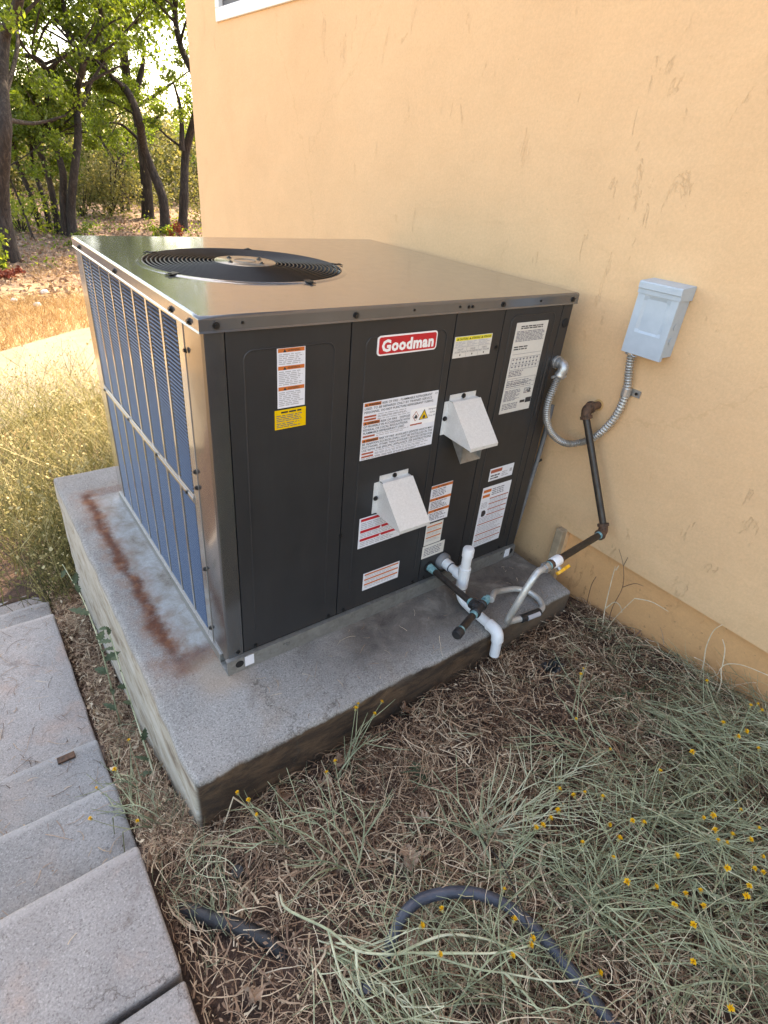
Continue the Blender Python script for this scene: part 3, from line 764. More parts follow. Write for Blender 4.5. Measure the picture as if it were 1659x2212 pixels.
base_v = np.array([v.co[:] for v in lv_mesh.vertices]); base_f = [list(p_.vertices) for p_ in lv_mesh.polygons]
rows = [za + 0.007 + pitch * j for j in range(int((zm - 0.0135 - za) / pitch))] + [zm + 0.0135 + 0.006 + pitch * j for j in range(int((zb - zm - 0.0135) / pitch))]
far = MB()
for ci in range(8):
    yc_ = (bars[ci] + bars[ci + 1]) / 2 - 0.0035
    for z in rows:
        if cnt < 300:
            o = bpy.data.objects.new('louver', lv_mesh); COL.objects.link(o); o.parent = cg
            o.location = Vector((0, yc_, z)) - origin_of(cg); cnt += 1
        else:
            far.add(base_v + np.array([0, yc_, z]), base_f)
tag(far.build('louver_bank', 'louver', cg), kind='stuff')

# screws
sc0 = MB(); sc0.tube([(0, 0.0005, 0), (0, -0.0022, 0)], 0.0075, 14); sc0.tube([(0, -0.0022, 0), (0, -0.0060, 0)], 0.0048, 6)
so = sc0.build('screw', 'screw', None); screw_mesh = so.data; bpy.data.objects.remove(so)
def screw(par, x, y, z, side=False, s_=1.0):
    o = bpy.data.objects.new('screw', screw_mesh); COL.objects.link(o); o.parent = par
    o.location = Vector((x, y, z)) - origin_of(par)
    if side: o.rotation_euler = (0, 0, R(-90))
    o.scale = (s_,) * 3
    return o
# lid with round fan opening
FC, FR = (0.345, 0.555), 0.278
lid = bpy.data.objects.new('lid', None)
mb = MB()
lx0, lx1, ly0, ly1 = -0.007, W_ + 0.008, -0.007, D_ + 0.006
NS = 96
def rect_pt(a, x0, x1, y0, y1):
    dx, dy_ = math.cos(a), math.sin(a)
    t = 1e9
    if dx > 1e-9: t = min(t, (x1 - FC[0]) / dx)
    if dx < -1e-9: t = min(t, (x0 - FC[0]) / dx)
    if dy_ > 1e-9: t = min(t, (y1 - FC[1]) / dy_)
    if dy_ < -1e-9: t = min(t, (y0 - FC[1]) / dy_)
    return (FC[0] + dx * t, FC[1] + dy_ * t)
angs = sorted(set([2 * math.pi * i / NS for i in range(NS)] + [math.atan2(y - FC[1], x - FC[0]) % (2 * math.pi) for x in (lx0, lx1) for y in (ly0, ly1)]))
n = len(angs)
def ring(inset, z, dz=0):
    return [(*rect_pt(a, lx0 + inset, lx1 - inset, ly0 + inset, ly1 - inset), z) for a in angs]
def circ(r_, z): return [(FC[0] + r_ * math.cos(a), FC[1] + r_ * math.sin(a), z) for a in angs]
layers = [ring(0.004, 0.966), ring(-0.0025, 0.967), ring(0.0, 0.971), ring(0.0, 0.993), ring(0.0012, 0.9975), ring(0.0045, 1.0), circ(FR + 0.022, 1.0), circ(FR + 0.012, 1.004), circ(FR + 0.004, 1.003), circ(FR, 0.994), circ(FR, 0.955)]
vv = [q for L_ in layers for q in L_]
ff = []
for k in range(len(layers) - 1):
    for i in range(n):
        j = (i + 1) % n
        ff.append((k * n + i, k * n + j, (k + 1) * n + j, (k + 1) * n + i))
mb.add(vv, ff)
lid = mb.build('lid', 'lid', unit, smooth=True, angle=50)
for p_ in lid.data.polygons:
    if abs(p_.normal.z) > 0.9999 or abs(p_.normal.x) > 0.9999 or abs(p_.normal.y) > 0.9999: p_.use_smooth = False
bm = bmesh.new(); bm.from_mesh(lid.data); bmesh.ops.recalc_face_normals(bm, faces=bm.faces); bm.to_mesh(lid.data); bm.free()
for x in (0.028, 0.365, 0.86, 1.17): screw(lid, x, -0.0075, 0.981)
for x in (0.085, 0.54, 0.695, 1.02): screw(lid, x, -0.0075, 0.983, s_=0.45)
for x in (0.727, 0.741): screw(lid, x, -0.0075, 0.981, s_=0.6)
for y in (0.045, 0.155, 0.61, 1.03): screw(lid, -0.0075, y, 0.979, True)
for x, z in ((0.030, 0.066), (0.085, 0.066), (0.330, 0.066), (0.385, 0.066), (0.67, 0.066), (0.72, 0.066), (1.10, 0.064)): screw(unit, x, -0.0005, z, s_=0.8)
for x, z in ((0.872, 0.858), (0.36, 0.36)): screw(unit, x, -0.0005, z, s_=0.85)
for y, z in ((0.098, 0.905), (0.115, 0.60), (0.115, 0.555), (0.115, 0.30), (0.118, 0.08)): screw(unit, -0.003, y, z, True, 0.9)
for y, z in ((0.19, 0.505), (0.44, 0.505), (0.73, 0.505), (1.03, 0.505)): screw(cg, -0.006, y, z, True, 0.8)
# fan well, fan, guard
mb = MB(); mb.tube([(*FC, 0.985), (*FC, 0.72)], FR + 0.001, 64, cap=False); mb.cyl((*FC, 0.722), (*FC, 0.720), FR, 48)
mb.build('fan_shroud', 'black', unit, smooth=True)
fan = bpy.data.objects.new('fan', None); COL.objects.link(fan); fan.parent = unit; fan.location = Vector((*FC, 0.80)) - origin_of(unit)
MB().cyl((*FC, 0.76), (*FC, 0.96), 0.070, 32).build('motor', 'blade', fan, smooth=True)
for k in range(4):
    a0 = R(20 + 90 * k); mb = MB(); vs_ = []
    nr, na = 6, 7
    for i in range(nr):
        r_ = 0.06 + (FR - 0.075) * i / (nr - 1)
        sp = R(34 + 16 * i / (nr - 1))
        for j in range(na):
            t = j / (na - 1); a = a0 + (t - 0.5) * 2 * sp * 0.72 + 0.15 * i / nr
            vs_.append((FC[0] + r_ * math.cos(a), FC[1] + r_ * math.sin(a), 0.875 + (t - 0.5) * 0.10 + 0.02 * math.sin(t * 3.1)))
    mb.add(vs_, [(i * na + j, i * na + j + 1, (i + 1) * na + j + 1, (i + 1) * na + j) for i in range(nr - 1) for j in range(na - 1)])
    mb.build('blade', 'blade', fan, smooth=True, angle=60)
gd = bpy.data.objects.new('fan_guard', None); COL.objects.link(gd); gd.parent = unit; gd.location = Vector((*FC, 1.0)) - origin_of(unit)
zg = lambda r_: 1.0025 + 0.005 * (1 - (r_ / FR) ** 2)
for r_ in np.linspace(0.094, FR + 0.004, 17):
    mb = MB(); q = [(FC[0] + r_ * math.cos(2 * math.pi * i / 72), FC[1] + r_ * math.sin(2 * math.pi * i / 72), zg(r_)) for i in range(73)]
    mb.tube(q, 0.0021, 6, cap=False); mb.build('ring', 'wire', gd, smooth=True, angle=80)
for k in range(5):
    a = R(-8 + 72 * k); mb = MB()
    q = [(FC[0] + r_ * math.cos(a), FC[1] + r_ * math.sin(a), zg(r_) - 0.0042) for r_ in np.linspace(0.05, FR + 0.012, 8)]
    mb.tube(q, 0.0026, 6); mb.build('strut', 'wire', gd, smooth=True)
    mb = MB(); c_, s_ = math.cos(a), math.sin(a)
    P2 = lambda r_, t: (FC[0] + r_ * c_ - t * s_, FC[1] + r_ * s_ + t * c_)
    lo_ = [(*P2(FR + 0.002, -0.012), 1.0045), (*P2(FR + 0.034, -0.008), 1.0015), (*P2(FR + 0.034, 0.008), 1.0015), (*P2(FR + 0.002, 0.012), 1.0045)]
    hi_ = [(x, y, z + 0.0018) for x, y, z in lo_]
    mb.add(lo_ + hi_, [(0, 1, 2, 3), (4, 7, 6, 5), (0, 4, 5, 1), (1, 5, 6, 2), (2, 6, 7, 3), (3, 7, 4, 0)])
    mb.tube([(*P2(FR + 0.024, 0), 1.004), (*P2(FR + 0.024, 0), 1.0062)], 0.005, 10)
    mb.build('mounting_tab', 'wire', gd)
hub = MB(); hub.tube([(*FC, 1.003), (*FC, 1.0085), (*FC, 1.0105)], [0.089, 0.089, 0.086], 40); hub = hub.build('hub_plate', 'hubplate', gd, smooth=True)
for k in range(4):
    a = R(25 + 90 * k); MB().tube([(FC[0] + 0.062 * math.cos(a), FC[1] + 0.062 * math.sin(a), z) for z in (1.009, 1.0125, 1.0130, 1.016)], [0.008, 0.007, 0.0035, 0.003], 10).build('bolt', 'screw', hub)
MB().tube([(FC[0] + 0.03 * math.cos(t), FC[1] + 0.03 * math.sin(t), 1.0107) for t in np.linspace(0, 6.283, 30)], 0.0012, 5, cap=False).build('pressed_ring', 'hubplate', hub, smooth=True)

# exhaust hoods
def hood(x0, zt, inner):
    h_ = bpy.data.objects.new('exhaust_hood', None); COL.objects.link(h_); h_.parent = unit
    x1, zb_ = x0 + 0.110, zt - 0.108
    h_.location = Vector(((x0 + x1) / 2, 0, zt - 0.06)) - origin_of(unit)
    t = 0.0014
    mb = MB()
    # sloping cover and bent lip
    d0, d1 = -0.020, -0.120
    mb.add([(x0 - 0.001, d0, zt), (x1 + 0.001, d0, zt), (x1 + 0.001, d1, zb_ + 0.002), (x0 - 0.001, d1, zb_ + 0.002),
            (x0 - 0.001, d0, zt - t), (x1 + 0.001, d0, zt - t), (x1 + 0.001, d1 + t, zb_ + 0.002), (x0 - 0.001, d1 + t, zb_ + 0.002),
            (x0 - 0.001, d1, zb_ - 0.008), (x1 + 0.001, d1, zb_ - 0.008), (x1 + 0.001, d1 + t, zb_ - 0.008), (x0 - 0.001, d1 + t, zb_ - 0.008)],
           [(0, 1, 2, 3), (4, 7, 6, 5), (0, 4, 5, 1), (0, 3, 7, 4), (1, 5, 6, 2), (3, 2, 9, 8), (7, 11, 10, 6), (8, 9, 10, 11), (3, 8, 11, 7), (2, 6, 10, 9)])
    mb.build('hood_cover', 'galv', h_)
    mb = MB(); mb.box(x0 + 0.004, x1 - 0.004, d0, -0.0012, zt - t - 0.001, zt - 0.001); mb.box(x0 + 0.002, x1 - 0.004, -0.0024, -0.0008, zt - 0.002, zt + 0.015)
    fl = mb.build('top_flange', 'galv', h_)
    screw(fl, (x0 + x1) / 2, -0.0026, zt + 0.007)
    for sgn, xs_ in ((-1, x0), (1, x1)):
        mb = MB()
        pr = [(-0.001, zt - 0.002), (d0, zt - 0.002), (d1 + 0.002, zb_ + 0.003), (d1 + 0.002, zb_ - 0.006), (-0.001, zb_)]
        a, b_ = (xs_, xs_ + t) if sgn < 0 else (xs_ - t, xs_)
        mb.add([(a, y, z) for y, z in pr] + [(b_, y, z) for y, z in pr], [(0, 1, 2, 3, 4), (9, 8, 7, 6, 5)] + [(i, i + 5, (i + 1) % 5 + 5, (i + 1) % 5) for i in range(5)])
        if sgn < 0: mb.box(x0 - 0.016, x0 - 0.0002, -0.0024, -0.0008, zb_ + 0.001, zt - 0.003)
        sp = mb.build('side_plate', 'galv', h_)
        if sgn < 0: screw(sp, x0 - 0.008, -0.0026, zt - 0.055)
    if inner:
        a, b_ = x0 + 0.028, x1 + 0.002
        mb = MB()
        for (p0, p1) in ((a, a + t), (b_ - t, b_)):
            pr = [(-0.002, zb_ + 0.02), (-0.062, zb_ + 0.02), (-0.062, zb_ - 0.076), (-0.006, zb_ - 0.012)]
            mb.add([(p0, y, z) for y, z in pr] + [(p1, y, z) for y, z in pr], [(0, 1, 2, 3), (7, 6, 5, 4)] + [(i, i + 4, (i + 1) % 4 + 4, (i + 1) % 4) for i in range(4)])
        mb.add([(a, -0.006, zb_ - 0.012), (b_, -0.006, zb_ - 0.012), (b_, -0.062, zb_ - 0.076), (a, -0.062, zb_ - 0.076), (a, -0.006, zb_ - 0.014), (b_, -0.006, zb_ - 0.014), (b_, -0.062, zb_ - 0.078), (a, -0.062, zb_ - 0.078)],
               [(0, 1, 2, 3), (4, 7, 6, 5), (0, 4, 5, 1), (2, 6, 7, 3), (0, 3, 7, 4), (1, 5, 6, 2)])
        mb.build('inner_scoop', 'rail', h_)
    return h_
hood(0.711, 0.720, True)
hood(0.481, 0.511, False)
MB().tube([(1.170, 0.0, 0.908), (1.170, -0.002, 0.908), (1.170, -0.004, 0.908)], [0.0145, 0.0145, 0.012], 20).build('knockout_plug', 'black', unit, smooth=True)

# labels ------------------------------------------------------------
_tc = {}
def text_geo(s_, size, bold=0.0, space=1.0):
    cu = bpy.data.curves.new('t', 'FONT'); cu.body = s_; cu.size = size; cu.offset = bold; cu.resolution_u = 2; cu.space_character = space
    ob = bpy.data.objects.new('t', cu); COL.objects.link(ob)
    dg = bpy.context.evaluated_depsgraph_get(); dg.update()
    me = bpy.data.meshes.new_from_object(ob.evaluated_get(dg))
    v = np.array([q.co[:] for q in me.vertices]).reshape(-1, 3); f = [list(p_.vertices) for p_ in me.polygons]
    bpy.data.objects.remove(ob); bpy.data.curves.remove(cu); bpy.data.meshes.remove(me)
    return v, f
class Label:
    def __init__(self, name, x0, x1, z0, z1, col, label=None, tilt=0.0):
        self.x0, self.x1, self.z0, self.z1 = x0, x1, z0, z1
        self.o = MB().box(x0, x1, -0.0010, 0.0002, z0, z1, col).build(name, None, unit)
        if label: self.o['label'] = label
        self.p = MB(); self.y = -0.0014
    def X(self, u): return self.x0 + (self.x1 - self.x0) * u
    def Zz(self, v): return self.z1 - (self.z1 - self.z0) * v
    def rect(self, u0, u1, v0, v1, col, lift=0):
        y = self.y - lift * 0.0004
        self.p.add([(self.X(u0), y, self.Zz(v1)), (self.X(u1), y, self.Zz(v1)), (self.X(u1), y, self.Zz(v0)), (self.X(u0), y, self.Zz(v0))], [(0, 1, 2, 3)], col)
    def tri(self, u, v, h, col, lift=1):
        y = self.y - lift * 0.0004; x = self.X(u); z = self.Zz(v)
        self.p.add([(x - h * 0.58, y, z - h / 2), (x + h * 0.58, y, z - h / 2), (x, y, z + h / 2)], [(0, 1, 2)], col)
    def text(self, s_, u0, u1, v0, v1, col='p_ink', lift=1, bold=0.0, fit=True, center=False):
        v, f = text_geo(s_, 1.0, bold)
        if not len(v): return
        mn, mx = v.min(0), v.max(0)
        h = (self.z1 - self.z0) * (v1 - v0); wd = (self.x1 - self.x0) * (u1 - u0)
        sy = h / 0.74; sx = wd / (mx[0] - mn[0])
        if not fit: sx = min(sx, sy * 0.95)
        xx = (v[:, 0] - mn[0]) * sx + self.X(u0)
        if center: xx += (wd - (mx[0] - mn[0]) * sx) / 2
        zz = v[:, 1] * sy + self.Zz(v1)
        y = self.y - lift * 0.0004
        self.p.add([(a, y, b_) for a, b_ in zip(xx, zz)], f, col)
    def lines(self, u0, u1, v0, v1, nl, col='p_grey', fill=0.5, ragged=0.25, seed=0):
        """fine print too small to read: broken rows of word-long strokes"""
        r_ = random.Random(seed + nl)
        for i in range(nl):
            va = v0 + (v1 - v0) * (i + 0.25) / nl; vb = va + (v1 - v0) / nl * fill
            u = u0; end = u1 - (u1 - u0) * r_.random() * ragged
            while u < end:
                wl_ = (0.006 + 0.016 * r_.random()) / (self.x1 - self.x0)
                self.rect(u, min(u + wl_, end), va, vb, col)
                u += wl_ + 0.0028 / (self.x1 - self.x0)
    def done(self):
        self.p.build('print', None, self.o)

L = Label('warning_label', 0.165, 0.236, 0.780, 0.922, 'p_white', 'tall white warning label with three orange bands on the left panel')
for v, s_ in ((0.02, 'WARNING'), (0.30, 'ADVERTENCIA'), (0.64, 'AVERTISSEMENT')):
    L.rect(0.03, 0.97, v, v + 0.062, 'p_orange'); L.tri(0.26, v + 0.034, 0.007, 'p_black'); L.text(s_, 0.36, 0.80, v + 0.012, v + 0.05, 'p_black', 2)
L.lines(0.05, 0.95, 0.10, 0.28, 6, seed=1); L.lines(0.05, 0.95, 0.38, 0.62, 8, seed=2); L.lines(0.05, 0.95, 0.72, 0.97, 8, seed=3); L.done()
L = Label('notice_label', 0.157, 0.239, 0.7275, 0.7755, 'p_yellow', 'small yellow notice sticker under the tall warning label')
L.lines(0.2, 0.85, 0.06, 0.18, 1, 'p_black', 0.7, 0, 4); L.lines(0.05, 0.95, 0.25, 0.62, 4, 'p_ink', 0.45, 0.2, 5); L.lines(0.05, 0.95, 0.66, 0.93, 3, 'p_ink', 0.45, 0.4, 6); L.done()
# brand plate
def rrect(mb, x0, x1, z0, z1, r_, y0, y1, col):
    q = []
    for cx_, cz_, a in ((x1 - r_, z1 - r_, 0), (x0 + r_, z1 - r_, 90), (x0 + r_, z0 + r_, 180), (x1 - r_, z0 + r_, 270)):
        q += [(cx_ + r_ * math.cos(R(a + t)), cz_ + r_ * math.sin(R(a + t))) for t in np.linspace(0, 90, 6)]
    k = len(q)
    mb.add([(x, y1, z) for x, z in q] + [(x, y0, z) for x, z in q], [tuple(range(k, 2 * k)), tuple(range(k - 1, -1, -1))] + [(i, (i + 1) % k, k + (i + 1) % k, k + i) for i in range(k)], col)
mb = MB(); rrect(mb, 0.438, 0.632, 0.876, 0.926, 0.009, -0.0028, 0.0, 'p_bwhite'); bp_ = mb.build('brand_plate', None, unit)
bp_['label'] = 'red and white name plate reading Goodman'
mb = MB(); rrect(mb, 0.442, 0.628, 0.880, 0.922, 0.006, -0.0036, -0.0026, 'p_red'); mb.build('red_field', None, bp_)
v, f = text_geo('Goodman', 1.0, 0.045, 1.08); mn, mx = v.min(0), v.max(0)
mb = MB(); mb.add([(0.450 + (q[0] - mn[0]) * (0.170 / (mx[0] - mn[0])), -0.0041, 0.8868 + q[1] * 0.040) for q in v], f, 'p_bwhite'); mb.build('lettering', None, bp_)

L = Label('refrigerant_label', 0.408, 0.669, 0.590, 0.757, 'p_white', 'large white refrigerant fire warning label on the middle panel')
big = [(0.025, 'RISK OF FIRE - FLAMMABLE REFRIGERANT', 0.235, 0.90), (0.085, 'USED. TO BE REPAIRED ONLY BY TRAINED SERVICE', 0.02, 0.90), (0.145, 'PERSONNEL. DO NOT PUNCTURE REFRIGERANT TUBING.', 0.02, 0.93),
       (0.335, 'RISK OF FIRE - DISPOSE', 0.235, 0.62), (0.390, 'OF PROPERLY IN ACCORDANCE WITH', 0.02, 0.62), (0.445, 'FEDERAL OR LOCAL REGULATIONS.', 0.02, 0.60), (0.500, 'FLAMMABLE REFRIGERANT USED.', 0.02, 0.56),
       (0.640, 'RISK OF FIRE. AUXILIARY DEVICES WHICH MAY', 0.235, 0.97), (0.695, 'BE IGNITION SOURCES SHALL NOT BE INSTALLED IN THE', 0.02, 0.97), (0.750, 'DUCTWORK, OTHER THAN AUXILIARY DEVICES LISTED FOR', 0.02, 0.97), (0.805, 'USE WITH THE SPECIFIC APPLIANCE. SEE INSTRUCTIONS.', 0.02, 0.97)]
for v, s_, u0, u1 in big: L.text(s_, u0, u1, v, v + 0.040, 'p_black', 1, 0.004)
for v in (0.02, 0.33, 0.635):
    L.rect(0.015, 0.222, v - 0.006, v + 0.05, 'p_orange'); L.tri(0.04, v + 0.022, 0.0065, 'p_black', 2); L.text('WARNING', 0.065, 0.215, v, v + 0.043, 'p_black', 2, 0.02)
for v in (0.225, 0.275, 0.565, 0.870, 0.925):
    L.rect(0.02, 0.17, v, v + 0.032, 'p_rust'); L.lines(0.19, 0.62 if v < 0.8 else 0.95, v - 0.015, v + 0.05, 2, 'p_grey', 0.45, 0.2, int(v * 99))
L.lines(0.02, 0.9, 0.96, 0.995, 1, 'p_grey', 0.5, 0.3, 9)
y = L.y - 0.0004
def diamond(L, u, v, h, c1, c2):
    x, z = L.X(u), L.Zz(v)
    for k, col in ((1.0, c1), (0.82, c2)):
        yy = L.y - (0.0004 if k == 1 else 0.0008)
        L.p.add([(x, yy, z + h * k), (x - h * k * 0.75, yy, z), (x, yy, z - h * k), (x + h * k * 0.75, yy, z)], [(0, 1, 2, 3)], col)
L.rect(0.63, 0.985, 0.265, 0.56, 'p_bwhite'); diamond(L, 0.70, 0.395, 0.0155, 'p_rust', 'p_bwhite')
L.tri(0.815, 0.385, 0.0300, 'p_black', 1); L.tri(0.815, 0.392, 0.0245, 'p_yellow', 2)
def flame(L, u, v, h):
    x, z = L.X(u), L.Zz(v); yy = L.y - 0.0014
    q = [(-0.32, -0.5), (-0.45, -0.1), (-0.2, 0.1), (-0.15, 0.5), (0.1, 0.2), (0.2, 0.35), (0.42, -0.1), (0.3, -0.5)]
    L.p.add([(x + a * h, yy, z + b_ * h) for a, b_ in q], [tuple(range(len(q)))], 'p_black')
flame(L, 0.70, 0.395, 0.013); flame(L, 0.815, 0.42, 0.012)
L.text('Refrigerant', 0.875, 0.985, 0.29, 0.325, 'p_ink', 2); L.text('Safety', 0.895, 0.97, 0.35, 0.385, 'p_ink', 2); L.text('Group A2L', 0.88, 0.985, 0.41, 0.445, 'p_ink', 2)
L.rect(0.635, 0.80, 0.53, 0.556, 'p_rust', 1); L.rect(0.945, 0.975, 0.03, 0.06, 'p_ink', 1); L.rect(0.950, 0.970, 0.034, 0.056, 'p_white', 2); L.done()

L = Label('caution_label', 0.700, 0.845, 0.8425, 0.9015, 'p_cream', 'white caution label with yellow header in three columns')
L.rect(0.02, 0.98, 0.02, 0.20, 'p_lemon')
for i, (s_, t1, t2) in enumerate((('CAUTION', 'HOT', 'DO NOT TOUCH'), ('ATTENTION', 'CHAUD', 'NE TOUCHEZ PAS'), ('ATENCION', 'CALIENTE', 'NO TOCAR'))):
    u = 0.02 + 0.32 * i
    L.tri(u + 0.05, 0.11, 0.006, 'p_black', 2); L.text(s_, u + 0.09, u + 0.30, 0.06, 0.16, 'p_black', 2, 0.01)
    L.lines(u + 0.01, u + 0.31, 0.23, 0.50, 4, 'p_grey', 0.45, 0.4, i)
    L.text(t1, u + 0.09, u + 0.23, 0.56, 0.65, 'p_ink', 1); L.text(t2, u + 0.02, u + 0.30, 0.68, 0.77, 'p_ink', 1)
    L.tri(u + 0.16, 0.89, -0.005, 'p_black', 1); L.rect(u + 0.155, u + 0.165, 0.82, 0.9, 'p_black')
    if i: L.rect(u - 0.006, u - 0.002, 0.02, 0.98, 'p_ink', 1)
L.rect(0.0, 1, 0.505, 0.512, 'p_ink', 1); L.done()

L = Label('rating_label', 0.942, 1.084, 0.637, 0.923, 'p_cream', 'tall grey rating plate full of tables on the right panel')
L.lines(0.15, 0.85, 0.03, 0.07, 2, 'p_black', 0.6, 0.05, 1); L.lines(0.05, 0.96, 0.085, 0.20, 8, 'p_ink', 0.5, 0.1, 2); L.lines(0.05, 0.5, 0.24, 0.29, 2, 'p_black', 0.5, 0.1, 3)
for v in (0.33, 0.37, 0.45, 0.50, 0.60, 0.66, 0.71): L.rect(0.05, 0.97, v, v + 0.003, 'p_ink')
for u in (0.05, 0.22, 0.33, 0.44, 0.55, 0.66, 0.77, 0.88, 0.966): L.rect(u, u + 0.006, 0.37, 0.50, 'p_ink')
for u in (0.05, 0.2, 0.35, 0.62, 0.966): L.rect(u, u + 0.006, 0.60, 0.71, 'p_ink')
for k in range(8):
    for j in range(3): L.rect(0.08 + 0.11 * k, 0.13 + 0.11 * k, 0.382 + 0.04 * j, 0.395 + 0.04 * j, 'p_ink', 1)
L.lines(0.05, 0.55, 0.51, 0.58, 4, 'p_ink', 0.5, 0.2, 5); L.lines(0.05, 0.9, 0.62, 0.70, 4, 'p_ink', 0.4, 0.3, 6); L.lines(0.05, 0.62, 0.73, 0.86, 9, 'p_ink', 0.5, 0.4, 7)
L.lines(0.68, 0.93, 0.73, 0.80, 4, 'p_ink', 0.5, 0.3, 8); L.rect(0.62, 0.78, 0.875, 0.905, 'p_black'); L.rect(0.80, 0.99, 0.855, 0.915, 'p_black'); L.lines(0.05, 0.6, 0.885, 0.96, 4, 'p_ink', 0.45, 0.4, 9)
L.text('UL', 0.80, 0.92, 0.745, 0.79, 'p_black', 2, 0.02); L.done()
L = Label('minimum_label', 0.958, 1.076, 0.388, 0.436, 'p_white', 'small white label with a short orange band on the right panel')
L.rect(0.03, 0.5, 0.10, 0.36, 'p_rust'); L.lines(0.06, 0.45, 0.48, 0.90, 2, 'p_black', 0.5, 0.2, 1); L.lines(0.52, 0.80, 0.40, 0.85, 3, 'p_grey', 0.5, 0.3, 2); L.rect(0.84, 0.95, 0.35, 0.62, 'p_grey'); L.done()
L = Label('service_label', 0.941, 1.083, 0.1135, 0.366, 'p_white', 'tall white service label with red rules low on the right panel')
for v, u0, u1 in ((0.04, 0.03, 0.30), (0.12, 0.03, 0.28)): L.rect(u0, u1, v, v + 0.045, 'p_orange')
L.lines(0.34, 0.85, 0.04, 0.16, 4, 'p_ink', 0.45, 0.3, 1)
for v in (0.195, 0.285, 0.375, 0.465, 0.60, 0.775, 0.885): L.rect(0.04 if v > 0.5 else 0.30, 0.97, v, v + 0.016, 'p_rust')
for v in (0.215, 0.305, 0.395): L.lines(0.32, 0.95, v, v + 0.065, 3, 'p_grey', 0.4, 0.3, int(v * 50))
L.lines(0.06, 0.95, 0.49, 0.59, 4, 'p_grey', 0.4, 0.3, 5); L.lines(0.06, 0.95, 0.63, 0.765, 5, 'p_grey', 0.4, 0.3, 6); L.lines(0.06, 0.95, 0.80, 0.875, 3, 'p_grey', 0.4, 0.3, 7); L.lines(0.06, 0.95, 0.91, 0.98, 3, 'p_grey', 0.4, 0.3, 8)
q = [(0.10, 0.385), (0.15, 0.375), (0.20, 0.38), (0.24, 0.40), (0.26, 0.44), (0.22, 0.475), (0.15, 0.485), (0.10, 0.465)]
L.p.add([(L.X(a), L.y, L.Zz(b_)) for a, b_ in q[::-1]], [tuple(range(8))], 'p_black'); L.lines(0.04, 0.26, 0.24, 0.34, 4, 'p_grey', 0.5, 0.4, 3); L.done()
L = Label('caution_strip', 0.695, 0.785, 0.298, 0.4365, 'p_white', 'white label with three orange bands beside the lower hood')
for v in (0.01, 0.34, 0.66):
    L.rect(0.0, 1.0, v, v + 0.07, 'p_orange'); L.tri(0.32, v + 0.036, 0.007, 'p_black'); L.text('WARNING', 0.42, 0.72, v + 0.014, v + 0.056, 'p_black', 2)
    L.lines(0.08, 0.9, v + 0.09, v + 0.30, 5, 'p_ink', 0.45, 0.4, int(v * 10))
L.done()
L = Label('small_caution_strip', 0.697, 0.771, 0.206, 0.291, 'p_cream', 'narrow white label with three thin orange lines')
for v in (0.10, 0.36, 0.62): L.rect(0.06, 0.94, v, v + 0.055, 'p_orange'); L.lines(0.08, 0.9, v + 0.08, v + 0.22, 3, 'p_grey', 0.45, 0.3, int(v * 10))
L.done()
L = Label('notice_strip', 0.695, 0.794, 0.152, 0.2025, 'p_cream', 'plain cream notice sticker above the drain outlet')
L.lines(0.08, 0.92, 0.15, 0.85, 5, 'p_ink', 0.45, 0.2, 3); L.done()
L = Label('danger_label', 0.424, 0.584, 0.289, 0.397, 'p_white', 'white danger label with red bands under the lower hood')
for v in (0.03, 0.40, 0.68): L.rect(0.03, 0.97, v, v + 0.085, 'p_red'); L.tri(0.5, v + 0.04, 0.008, 'p_white')
L.lines(0.04, 0.95, 0.15, 0.38, 4, 'p_grey', 0.45, 0.3, 1); L.lines(0.04, 0.95, 0.50, 0.66, 3, 'p_grey', 0.45, 0.3, 2); L.lines(0.04, 0.95, 0.79, 0.96, 3, 'p_grey', 0.45, 0.3, 3); L.done()
L = Label('lower_warning_label', 0.4545, 0.598, 0.1145, 0.182, 'p_white', 'white label with three orange lines low on the middle panel')
for v in (0.05, 0.34, 0.63): L.rect(0.03, 0.97, v, v + 0.085, 'p_orange'); L.lines(0.05, 0.95, v + 0.11, v + 0.27, 2, 'p_grey', 0.4, 0.2, int(v * 10))
L.done()
for a in (0.044, 1.128):
    o = MB().box(a, a + 0.028, -0.0132, -0.0118, 0.012, 0.048, 'p_white').build('rail_sticker', None, rail)
    mb = MB()
    for k in range(4): mb.box(a + 0.006 + 0.004 * k, a + 0.008 + 0.004 * k, -0.0138, -0.0130, 0.028, 0.042, 'p_ink')
    mb.build('print', None, unit) if False else None

# ------------------------------------------------------------------ gas line
gas = thing('gas_line', (1.22, -0.32, -0.1), 'black iron gas pipe from the wall with yellow valve and coated flex line', 'gas pipe')
e1 = (1.228, -0.117, 0.652); e2 = (1.222, -0.323, 0.285)
MB().tube([(1.292, -0.124, 0.660), (1.245, -0.119, 0.655)], 0.0135, 14).build('wall_nipple', 'rustfit', gas, smooth=True)
MB().cyl((1.2935, -0.124, 0.660), (1.288, -0.124, 0.660), 0.019, 20).build('wall_patch', 'trimboard', gas)
def elbow(a, c_, b_, r_, mat, name='elbow', par=None):
    """fitting bent at c_ with collars at both ends"""
    a, c_, b_ = Vector(a), Vector(c_), Vector(b_)
    q = []
    for t in np.linspace(0, 1, 9): q.append(a * (1 - t) ** 2 + c_ * 2 * t * (1 - t) + b_ * t * t)
    mb = MB(); mb.tube(q, r_, 16)
    for e, o_ in ((a, q[1]), (b_, q[-2])):
        d = (e - o_).normalized(); mb.tube([e - d * 0.010, e - d * 0.009, e, e + d * 0.001], [r_ * 1.02, r_ * 1.22, r_ * 1.22, r_ * 0.9], 16)
    return mb.build(name, mat, par, smooth=True, angle=50)
v1 = (Vector(e2) - Vector(e1)).normalized()
elbow(Vector((1.258, -0.1205, 0.656)), Vector(e1) + Vector((-0.004, 0, 0.008)), Vector(e1) + v1 * 0.032, 0.0165, 'rustfit', par=gas)
